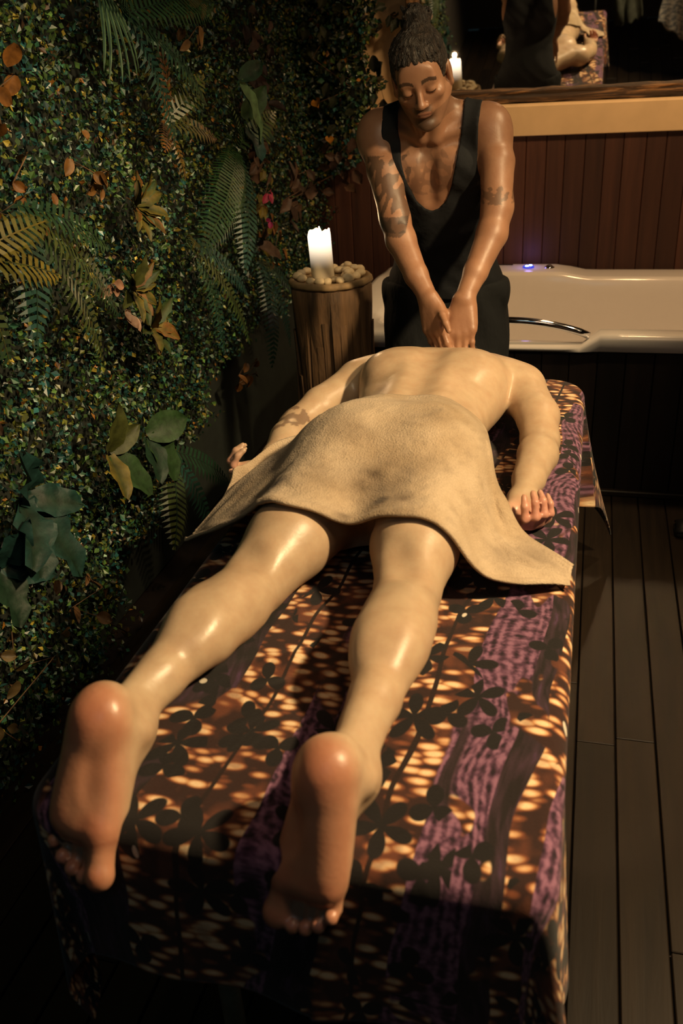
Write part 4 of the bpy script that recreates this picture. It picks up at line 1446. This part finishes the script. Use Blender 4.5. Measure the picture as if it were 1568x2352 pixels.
def tiny_colours(p, n, dry=0.0):
    a = nz(p, 2.6, 1)
    b = nz(p, 7.0, 2)
    u = rng.random(n)
    wgt = np.stack([0.9 + 0 * a, 1.0 + 0 * a, 0.9 + 0.9 * a, 0.40 + 1.4 * np.clip(b - 0.35, 0, 1), 0.08 + 0.75 * np.clip(b - 0.42, 0, 1),
                    0.03 + 0.45 * np.clip(b - 0.5, 0, 1) + 0.3 * dry, 0.13 + 0.25 * np.clip(0.5 - a, 0, 1), 0.08 + 0.5 * dry + 0 * a], 1)
    wgt /= wgt.sum(1, keepdims=True)
    ix = (u[:, None] > np.cumsum(wgt, 1)).sum(1).clip(0, 7)
    return PAL[ix] * np.exp(rng.normal(-0.12, 0.55, (n, 1))).clip(0.15, 2.8).astype(np.float32)


N1 = 72000
yy = 0.7 + 4.0 * rng.random(N1) ** 0.85
zz_ = 0.02 + 2.3 * rng.random(N1)
low = np.clip(0.26 + 0.30 * (yy - 2.15), 0.0, 0.62) * (yy > 2.1) + 0.06 * np.sin(yy * 13)
ok_ = zz_ > low
yy, zz_ = yy[ok_], zz_[ok_]
N1 = len(yy)
p2 = np.stack([np.zeros(N1), yy, zz_], 1)
cl = nz(p2, 9, 3) * 0.6 + nz(p2, 22, 4) * 0.6 - 0.1
xx = XW + 0.03 + (0.04 + 0.13 * cl) * rng.random(N1) ** 0.6
pos = np.stack([xx, yy, zz_], 1)
nr = rng.normal(size=(N1, 3)) * 0.75 + np.array([1.0, -0.1, 0.35])
nr /= np.linalg.norm(nr, axis=1, keepdims=True)
leaf_mat('small_leaves', N1, pos, nr, rng.uniform(0.012, 0.024, N1), tiny_colours(pos, N1), gw, (XW, 2.4, 0))
# the mat turns the corner and hangs over the end of the back wall
N2 = 11000
xx = XW + 0.48 * rng.random(N2) ** 0.9
zz_ = 1.06 + 1.25 * rng.random(N2)
edge = -1.010 + 0.035 * np.sin(zz_ * 23) + 0.02 * np.sin(zz_ * 57 + 1) - 0.16 * np.clip((1.30 - zz_) / 0.24, 0, 1)
keep = xx < edge
xx, zz_ = xx[keep], zz_[keep]
N2 = len(xx)
pos = np.stack([xx, 4.49 - 0.17 * rng.random(N2) ** 1.5, zz_], 1)
nr = rng.normal(size=(N2, 3)) * 0.7 + np.array([0.3, -1.0, 0.3])
nr /= np.linalg.norm(nr, axis=1, keepdims=True)
cb = tiny_colours(pos, N2, 0.3) * 0.8
leaf_mat('corner_leaves', N2, pos, nr, rng.uniform(0.016, 0.036, N2), cb, gw, (XW, 2.4, 0))
bb = link('corner_backing', mesh('corner_backing', *loc_of(box_vf(XW, -1.06, 4.49, 4.505, 1.14, 2.5), (XW, 2.4, 0)), M_MATBACK, smooth=False), gw)


# ---- larger plants standing out of the mat
def blade(name, base, dirv, up, length, width, col, parent, origin, bend=0.35, lobes=0, n=9, cup=0.12, col2=None, wav=0.0):
    """one broad leaf with a folded midrib; lobes > 0 gives a lobed margin"""
    a, nn, t = frame3(dirv, up)
    vv, ff, cc = [], [], []
    for i in range(n + 1):
        u = i / n
        wd = width * math.sin(PI * min(1, u * 0.93 + 0.06)) ** 0.7 * (1 - 0.25 * u)
        if lobes:
            wd *= 0.62 + 0.38 * abs(math.cos(PI * lobes * u))
        if i == n:
            wd = 0
        ce = np.array(base) + a * (length * u) + nn * (length * bend * (0.35 * u - u * u))
        for v_ in (-1, -0.5, 0, 0.5, 1):
            h = cup * width * (abs(v_) ** 1.3) + wav * width * math.sin(u * 15 + v_ * 4) * abs(v_)
            vv.append(ce + t * (wd * v_ * 0.5) + nn * h - np.array(origin))
            k_ = 0.75 + 0.35 * abs(v_)
            c0 = np.array(col) if col2 is None else np.array(col) * (1 - abs(v_)) + np.array(col2) * abs(v_)
            cc.append(c0 * k_)
    for i in range(n):
        for j in range(4):
            q_ = i * 5 + j
            ff.append((q_, q_ + 1, q_ + 6, q_ + 5))
    me = mesh(name, vv, ff, M_BLADE, smooth=True, cols=np.array(cc, np.float32))
    return link(name, me, parent)


def frond(base, dirv, up, length, width, col, parent, origin, bend=0.5, pairs=20, tipcol=None, curl=0.0):
    """fern frond: arched rib with paired leaflets"""
    a, nn, t = frame3(dirv, up)
    vv, ff, cc = [], [], []
    col = np.array(col)
    tip = col if tipcol is None else np.array(tipcol)
    ctr = []
    for i in range(pairs + 1):
        u = i / pairs
        ctr.append(np.array(base) + a * (length * (u - 0.12 * bend * u * u)) + nn * (length * bend * (0.45 * u - 0.95 * u * u)) + t * (curl * length * u * u))
    for i in range(pairs + 1):
        u = i / pairs
        tg = ctr[min(i + 1, pairs)] - ctr[max(i - 1, 0)]
        tg /= np.linalg.norm(tg)
        sd = np.cross(tg, nn)
        sd /= np.linalg.norm(sd) + 1e-9
        ln = width * 0.5 * math.sin(PI * min(1, 0.10 + 0.88 * u)) ** 0.75
        wd = length / pairs * 0.42
        ck = (col * (1 - u) + tip * u) * random.uniform(0.8, 1.2)
        for s_ in (-1, 1):
            d = sd * s_ * 0.92 + tg * 0.38 - nn * 0.12
            b0 = len(vv)
            p0 = ctr[i]
            for q_ in (p0 - tg * wd * 0.6, p0 + tg * wd * 0.6, p0 + d * ln * 0.6 + tg * wd * 0.75 + nn * ln * 0.10, p0 + d * ln - nn * ln * 0.10, p0 + d * ln * 0.6 - tg * wd * 0.75 + nn * ln * 0.10):
                vv.append(q_ - np.array(origin))
                cc.append(ck)
            ff += [(b0, b0 + 1, b0 + 2), (b0, b0 + 2, b0 + 4), (b0 + 2, b0 + 3, b0 + 4)]
    for i in range(pairs):            # rib
        b0 = len(vv)
        for q_ in (ctr[i], ctr[i + 1]):
            for s_ in (-1, 1):
                vv.append(q_ + t * 0.0016 * s_ + nn * 0.001 - np.array(origin))
                cc.append(col * 0.7)
        ff.append((b0, b0 + 1, b0 + 3, b0 + 2))
    return link('frond', mesh('frond', vv, ff, M_LEAF, smooth=False, cols=np.array(cc, np.float32)), parent)


def plant(name, loc, label, cat, group=None):
    kw = dict(label=label, category=cat)
    if group:
        kw['group'] = group
    return empty(name, loc, **kw)


DKG, TEAL, GRN, OLV = (0.012, 0.040, 0.020), (0.014, 0.055, 0.048), (0.028, 0.070, 0.020), (0.065, 0.075, 0.016)
YEL, ORG, BRN, PALE = (0.17, 0.125, 0.018), (0.20, 0.080, 0.016), (0.085, 0.045, 0.026), (0.09, 0.17, 0.07)
XF = -1.24
ferns = [
    ('fern with an upright orange-brown frond near the middle of the green wall', (XF, 2.66, 1.44),
     [((0.25, -0.02, 1.0), 0.22, 0.085, ORG, BRN), ((0.35, 0.75, -0.15), 0.24, 0.09, OLV, BRN), ((0.3, 0.65, 0.45), 0.24, 0.10, OLV, OLV), ((0.35, -0.65, -0.25), 0.16, 0.06, BRN, ORG), ((0.4, -0.1, -0.8), 0.17, 0.05, ORG, OLV)]),
    ('large dark fern arching over the top of the green wall', (XF, 2.50, 1.72),
     [((0.25, 0.95, 0.15), 0.50, 0.15, DKG, GRN), ((0.3, 0.8, -0.5), 0.42, 0.14, DKG, DKG), ((0.3, 0.3, -0.9), 0.36, 0.13, TEAL, DKG), ((0.3, -0.7, 0.3), 0.30, 0.12, DKG, DKG)]),
    ('deep green fern with a long frond slanting down above the candle side foliage', (XF, 3.22, 1.31),
     [((0.2, -0.80, -0.30), 0.62, 0.17, GRN, DKG), ((0.3, -0.5, -0.8), 0.46, 0.15, DKG, TEAL), ((0.35, 0.6, 0.35), 0.26, 0.11, GRN, OLV), ((0.3, -0.6, 0.55), 0.34, 0.12, DKG, GRN)]),
    ('yellow tipped fern cut by the left edge of the photo', (XF, 1.60, 1.27),
     [((0.35, 0.70, 0.20), 0.24, 0.10, YEL, OLV), ((0.35, 0.75, -0.20), 0.26, 0.10, OLV, YEL), ((0.3, 0.1, -0.9), 0.24, 0.10, OLV, DKG)]),
    ('dark fern with a long hanging frond left of the croton leaves', (XF, 1.84, 1.34),
     [((0.25, 0.60, -0.65), 0.42, 0.13, OLV, DKG), ((0.25, 0.35, -0.85), 0.44, 0.13, DKG, OLV), ((0.3, 0.75, -0.35), 0.30, 0.11, DKG, GRN), ((0.3, -0.4, -0.7), 0.32, 0.12, DKG, TEAL)]),
    ('bright green fern hanging down left of the log stump', (XF, 2.72, 1.09),
     [((0.35, 0.35, -0.75), 0.44, 0.11, OLV, GRN), ((0.35, 0.65, -0.55), 0.36, 0.11, TEAL, TEAL), ((0.35, -0.5, 0.1), 0.20, 0.08, YEL, OLV), ((0.3, 0.1, -0.95), 0.40, 0.10, GRN, TEAL)]),
    ('shadowed fern hanging low on the green wall behind the stump', (XF, 3.35, 0.88),
     [((0.3, 0.3, -0.9), 0.40, 0.12, TEAL, TEAL), ((0.3, -0.4, -0.8), 0.42, 0.12, TEAL, DKG), ((0.3, 0.7, -0.5), 0.30, 0.10, DKG, TEAL)]),
    ('dim fern low on the green wall beside the lying person', (XF, 2.35, 0.52),
     [((0.35, 0.6, -0.5), 0.34, 0.12, DKG, DKG), ((0.35, -0.6, -0.5), 0.34, 0.12, DKG, OLV), ((0.4, 0.1, -0.8), 0.32, 0.11, TEAL, DKG)]),
]
for lb, loc, frs in ferns:
    e = plant('fern', loc, lb, 'fern', 'ferns on the green wall')
    for dv, ln, wd, c0, c1 in frs:
        frond(loc, dv, (0.8, 0, 0.55), ln, wd * 1.15, c0, e, loc, bend=0.30, tipcol=c1, pairs=max(12, int(ln * 55)))

def CRO(seed, *cc):
    r_ = random.Random(seed)
    out = []
    for k in range(13):
        a_ = 2 * PI * k / 13 + r_.uniform(-0.3, 0.3)
        c0, c1 = cc[k % len(cc)]
        out.append(((r_.uniform(0.3, 0.8), 0.8 * math.cos(a_), 0.8 * math.sin(a_) - 0.15), r_.uniform(0.07, 0.115), r_.uniform(0.040, 0.058), c0, c1))
    return out


broad = [
    ('broad_leaf_plant', 'pale green tongue-shaped leaf bright among the dark ferns', (XF + 0.06, 3.14, 1.53), [((0.25, 0.55, -0.85), 0.24, 0.10, PALE, None), ((0.3, 0.75, 0.25), 0.16, 0.07, DKG, None)]),
    ('broad_leaf_plant', 'yellow-green broad-leaved plant low on the green wall near the hand', (XF, 2.00, 0.66), [((0.45, 0.1, 0.75), 0.14, 0.08, OLV, None), ((0.5, -0.35, -0.5), 0.14, 0.08, OLV, YEL), ((0.5, 0.35, -0.75), 0.18, 0.10, GRN, None), ((0.4, 0.55, 0.3), 0.12, 0.07, OLV, None)]),
    ('broad_leaf_plant', 'round dark green leaves low on the green wall above the towel corner', (XF, 2.22, 0.62), [((0.5, 0.2, -0.8), 0.17, 0.13, GRN, None), ((0.5, 0.6, 0.1), 0.15, 0.11, GRN, None), ((0.5, -0.4, -0.6), 0.15, 0.10, DKG, None)]),
    ('broad_leaf_plant', 'large teal lettuce-like leaves at the left edge below the boxwood', (XF, 1.60, 0.72), [((0.5, 0.15, -0.85), 0.24, 0.11, DKG, TEAL), ((0.5, -0.55, -0.3), 0.20, 0.11, DKG, TEAL), ((0.45, 0.6, -0.3), 0.16, 0.09, DKG, TEAL), ((0.5, -0.2, 0.6), 0.16, 0.11, TEAL, None), ((0.5, -0.5, -0.8), 0.20, 0.12, DKG, TEAL)]),
    ('broad_leaf_plant', 'small teal rosette under the lettuce-like leaves', (XF, 1.46, 0.62), [((0.5, 0.2, 0.5), 0.13, 0.08, TEAL, None), ((0.5, 0.5, -0.3), 0.14, 0.08, TEAL, None), ((0.5, -0.3, -0.6), 0.14, 0.09, DKG, None)]),
    ('broad_leaf_plant', 'dark heart-shaped leaves beside the pale tongue-shaped leaf', (XF, 3.30, 1.40), [((0.5, -0.3, -0.6), 0.17, 0.12, TEAL, None), ((0.5, 0.5, -0.4), 0.15, 0.11, DKG, None), ((0.5, 0.3, 0.5), 0.14, 0.10, GRN, None)]),
    ('broad_leaf_plant', 'olive leaf pair beside the pink flower bud near the stump', (XF, 3.33, 0.95), [((0.5, -0.2, 0.5), 0.10, 0.075, BRN, None), ((0.5, 0.4, -0.3), 0.12, 0.07, BRN, None)]),
    ('croton', 'yellow variegated croton leaves in the middle of the green wall', (XF, 2.38, 1.25), CRO(1, (OLV, YEL), (YEL, OLV), (GRN, OLV), (OLV, ORG))),
    ('croton', 'orange and green croton leaves left of the hanging fern', (XF, 2.28, 1.04), CRO(2, (OLV, YEL), (GRN, OLV), (YEL, ORG), (OLV, OLV))),
    ('croton', 'yellow lobed croton leaves below the orange and green croton', (XF, 2.36, 0.91), CRO(3, (YEL, ORG), (OLV, YEL), (OLV, GRN), (YEL, OLV))),
    ('spider_plant', 'pale striped grassy plant hanging from the top of the green wall', (XF, 2.36, 1.80), [((0.4, 0.3 * k, -0.9), 0.24, 0.016, TEAL, PALE) for k in (-2, -1.2, -0.5, 0.2, 0.9, 1.6)]),
]
for nm, lb, loc, lv in broad:
    e = plant(nm, loc, lb, 'plant', 'leafy plants on the green wall')
    for dv, ln, wd, c0, c1 in lv:
        blade('leaf', np.array(loc) + 0.01 * np.array(dv), dv, (0.9, -0.1, 0.4), ln, wd, c0, e, loc, bend=random.uniform(0.2, 0.45), lobes=3 if nm == 'croton' else 0, col2=c1, wav=0.14 if 'lettuce' in lb else 0.05)

sprigs = [
    ('ivy', 'brown dry ivy cluster left of the wooden wall panel', (XF, 3.45, 1.24), BRN, 13, 0.11, 0.060),
    ('ivy', 'pale brown ivy leaves hanging at the corner above the candle', (XF + 0.04, 3.85, 1.16), BRN, 12, 0.14, 0.062),
    ('ivy', 'brown ivy leaves hanging left of the burning candle', (XF + 0.03, 3.75, 1.03), BRN, 8, 0.09, 0.060),
    ('ivy', 'dark brown ivy high on the green wall left of the standing man', (XF, 3.55, 1.60), (0.07, 0.036, 0.026), 16, 0.17, 0.062),
    ('ivy', 'shadowed brown ivy under the high dark ivy', (XF, 3.52, 1.40), (0.075, 0.040, 0.030), 12, 0.13, 0.060),
    ('ivy', 'yellow leafed sprig by the pink flower', (XF, 3.42, 1.08), YEL, 12, 0.12, 0.045),
    ('ivy', 'amber leaves hanging above the log stump', (XF, 3.50, 0.97), ORG, 10, 0.12, 0.042),
    ('autumn_sprig', 'rust coloured sprig at the top left of the green wall', (XF, 1.83, 1.63), ORG, 11, 0.12, 0.045),
    ('autumn_sprig', 'orange sprig above the dark hanging fern', (XF, 1.85, 1.34), ORG, 11, 0.10, 0.040),
    ('autumn_sprig', 'orange brown sprig in the middle of the boxwood', (XF, 2.20, 1.36), (0.20, 0.09, 0.02), 9, 0.09, 0.038),
    ('autumn_sprig', 'dry brown sprig hanging in the dark gap behind the bed', (XF, 3.08, 0.50), ORG, 7, 0.09, 0.040),
    ('autumn_sprig', 'dull brown sprig at the left edge above the lettuce-like leaves', (XF, 1.52, 0.96), BRN, 6, 0.07, 0.045),
    ('autumn_sprig', 'amber sprig along the top of the green wall right of the large fern', (XF, 2.95, 1.76), (0.18, 0.09, 0.025), 14, 0.16, 0.045),
    ('autumn_sprig', 'faint brown sprig low on the green wall behind the knees', (XF, 1.75, 0.36), (0.16, 0.08, 0.03), 10, 0.15, 0.040),
    ('autumn_sprig', 'faint olive sprig low on the green wall behind the left foot', (XF, 1.35, 0.30), (0.12, 0.08, 0.03), 10, 0.16, 0.040),
    ('pink_flower', 'magenta flower bud among the yellow leaves near the stump', (XF + 0.08, 3.31, 1.145), (0.36, 0.02, 0.07), 4, 0.018, 0.042),
    ('pink_flower', 'tiny magenta flower below the larger pink bud', (XF + 0.08, 3.30, 1.043), (0.30, 0.02, 0.10), 3, 0.010, 0.022),
    ('pale_rose', 'pale pink dry rose in the middle of the green wall', (XF + 0.04, 2.17, 1.005), (0.34, 0.20, 0.13), 6, 0.022, 0.040),
    ('pale_rose', 'pale dry rose above the other pale rose', (XF + 0.04, 2.11, 1.09), (0.30, 0.16, 0.10), 5, 0.020, 0.036),
    ('ivy', 'dark scalloped ivy hanging over the cream wall beside the man', (-1.07, 4.40, 1.50), (0.022, 0.030, 0.012), 22, 0.20, 0.065),
    ('ivy', 'dark ivy fringe at the top of the cream wall', (-1.06, 4.40, 1.76), (0.022, 0.030, 0.012), 16, 0.16, 0.065),
    ('ivy', 'lone dark ivy leaf trail on the cream wall by the hair bun', (-0.925, 4.66, 1.72), (0.02, 0.028, 0.012), 4, 0.045, 0.050),
    ('ivy', 'brown ivy fringe where the leaves end above the wall planks', (-1.22, 4.33, 1.12), BRN, 16, 0.15, 0.060),
    ('ivy', 'dull green ivy over the corner of the cream wall', (-1.20, 4.33, 1.38), (0.030, 0.040, 0.014), 22, 0.20, 0.058),
    ('ivy', 'olive ivy high in the corner of the walls', (-1.22, 4.32, 1.68), (0.035, 0.042, 0.014), 20, 0.20, 0.058),
    ('orange_leaf', 'round orange leaf on dark ivy left of the man', (-1.215, 4.20, 1.40), (0.40, 0.17, 0.02), 1, 0.0, 0.050),
    ('orange_leaf', 'oval orange leaf above the wall planks left of the man', (-1.165, 4.20, 1.245), (0.42, 0.18, 0.02), 1, 0.0, 0.050),
]
for i, (nm, lb, loc, col_, n, sp, sz) in enumerate(sprigs):
    e = plant(nm, loc, lb, 'leaf' if n == 1 else ('flower' if 'flower' in nm or 'rose' in nm else 'ivy' if nm == 'ivy' else 'sprig'), 'sprigs and ivy on the green wall')
    rs = np.random.default_rng(100 + i)
    back = loc[1] > 4.1
    nrm0 = np.array([0.35, -1.0, 0.3]) if back else np.array([1.0, -0.25, 0.3])
    pts_ = []
    for k in range(n):
        off = rs.normal(size=3) * sp * 0.5
        off[1 if back else 0] *= 0.25
        p = np.array(loc) + off
        pts_.append(p)
        dv = np.array([rs.normal() * 0.5, rs.normal() * 0.6, -0.7 + rs.normal() * 0.5]) if n > 1 else np.array([0.2, -0.5, -0.2])
        up_ = nrm0 + rs.normal(size=3) * 0.35
        cl_ = np.array(col_) * rs.uniform(0.6, 1.35)
        s2 = sz * rs.uniform(0.75, 1.3)
        blade('petal' if 'flower' in nm or 'rose' in nm else 'leaf', p, dv, up_, s2, s2 * 0.85, cl_, e, loc, bend=0.3, lobes=2 if nm == 'ivy' else 0, n=6, cup=0.2)
    if n > 3:
        pts_.sort(key=lambda q_: q_[2])
        link('stem', mesh('stem', *loc_of(tube([tuple(q_) for q_ in pts_[::max(1, n // 5)]], 0.0018, 5), loc), M_BARK), e)

# ------------------------------------------------------------------ camera operator's clothes on an added rail, put there for the mirror reflection
rail = empty('added_rail', (0.38, 0.28, 0), label='dark metal rail added behind the camera to carry the clothes reflected in the mirror', category='rail')
for q_ in (-0.46, 0.46):
    link('post', mesh('post', *tube([(q_, 0, 0), (q_, 0, 0.90)], 0.012, 10), M_BLACKMETAL), rail)
    link('foot', mesh('foot', *tube([(q_, -0.18, 0.012), (q_, 0.18, 0.012)], 0.012, 10), M_BLACKMETAL), rail)
link('bar', mesh('bar', *tube([(-0.48, 0, 0.90), (0.48, 0, 0.90)], 0.011, 10), M_BLACKMETAL), rail)


def hanging(x0, x1, y, ztop, zl, zr, amp, freq, ph):
    n, m = 44, 26
    vv, ff = [], []
    for i in range(n + 1):
        u = i / n
        zb = zl + (zr - zl) * u
        for j in range(m + 1):
            v_ = j / m
            vv.append((x0 + (x1 - x0) * u + 0.02 * math.sin(v_ * 5 + u * 3), y + amp * (0.25 + v_) * math.sin(freq * u * 6.28 + ph + v_), ztop + (zb - ztop) * v_ + 0.012 * math.sin(u * 21)))
    for i in range(n):
        for j in range(m):
            a = i * (m + 1) + j
            ff.append((a, a + 1, a + m + 2, a + m + 1))
    return vv, ff


jk = empty('jacket', (0.16, 0.28, 0.90), label='grey-green jacket of the camera operator, hung on an added rail, reflected in the mirror', category='jacket')
P0 = (0.16, 0.28, 0.90)
link('body', mesh('body', *loc_of(hanging(0.13, 0.30, 0.296, 0.905, 0.44, 0.50, 0.012, 2.0, 0.3), P0), M_JACKET), jk).modifiers.new('thickness', 'SOLIDIFY').thickness = 0.006
link('sleeve', mesh('sleeve', *loc_of(tube([(0.12, 0.31, 0.88), (0.10, 0.33, 0.74), (0.11, 0.34, 0.60), (0.135, 0.34, 0.47)], [0.035, 0.05, 0.045, 0.04], 14), P0), M_JACKET), jk)
wp = link('wrap', mesh('wrap', *hanging(0.47, 0.80, 0.30, 0.915, 0.46, 0.20, 0.014, 3.0, 1.0), M_WRAP),
          label='white patterned wrap hung on the added rail, reflected in the mirror', category='cloth')
wp.modifiers.new('thickness', 'SOLIDIFY').thickness = 0.005

# ------------------------------------------------------------------ black slipper at the edge of the view
sl = empty('slipper', (0.500, 2.985, 0), label='black slipper lying on the floor boards at the right edge', category='slipper')
v_, f_ = [], []
outl = [(-0.135, 0.030), (-0.125, 0.042), (-0.06, 0.046), (0.04, 0.050), (0.10, 0.044), (0.135, 0.020)]
ring = [(a_, b_) for a_, b_ in outl] + [(a_, -b_) for a_, b_ in outl[::-1]]
for z0_, k_ in ((0.0, 0.94), (0.008, 1.0), (0.020, 1.0), (0.024, 0.95)):
    v_ += [(a_ * k_, b_ * k_, z0_) for a_, b_ in ring]
for i in range(3):
    for k in range(12):
        f_.append((i * 12 + k, i * 12 + (k + 1) % 12, i * 12 + 12 + (k + 1) % 12, i * 12 + 12 + k))
f_ += [tuple(range(12))[::-1], tuple(range(36, 48))]
link('sole', mesh('sole', v_, f_, M_SHOE), sl)
v_, f_ = [], []
for i in range(9):
    u = i / 8
    x_ = -0.132 + 0.15 * u
    for j in range(11):
        a_ = PI * j / 10
        v_.append((x_, 0.046 * math.cos(a_) * (0.82 + 0.18 * math.sin(PI * min(1, u + 0.3))), 0.022 + math.sin(a_) * (0.020 + 0.034 * math.sin(PI * 0.5 * u))))
for i in range(8):
    for j in range(10):
        q_ = i * 11 + j
        f_.append((q_, q_ + 1, q_ + 12, q_ + 11))
link('strap', mesh('strap', v_, f_, M_SHOE), sl).modifiers.new('thickness', 'SOLIDIFY').thickness = 0.004
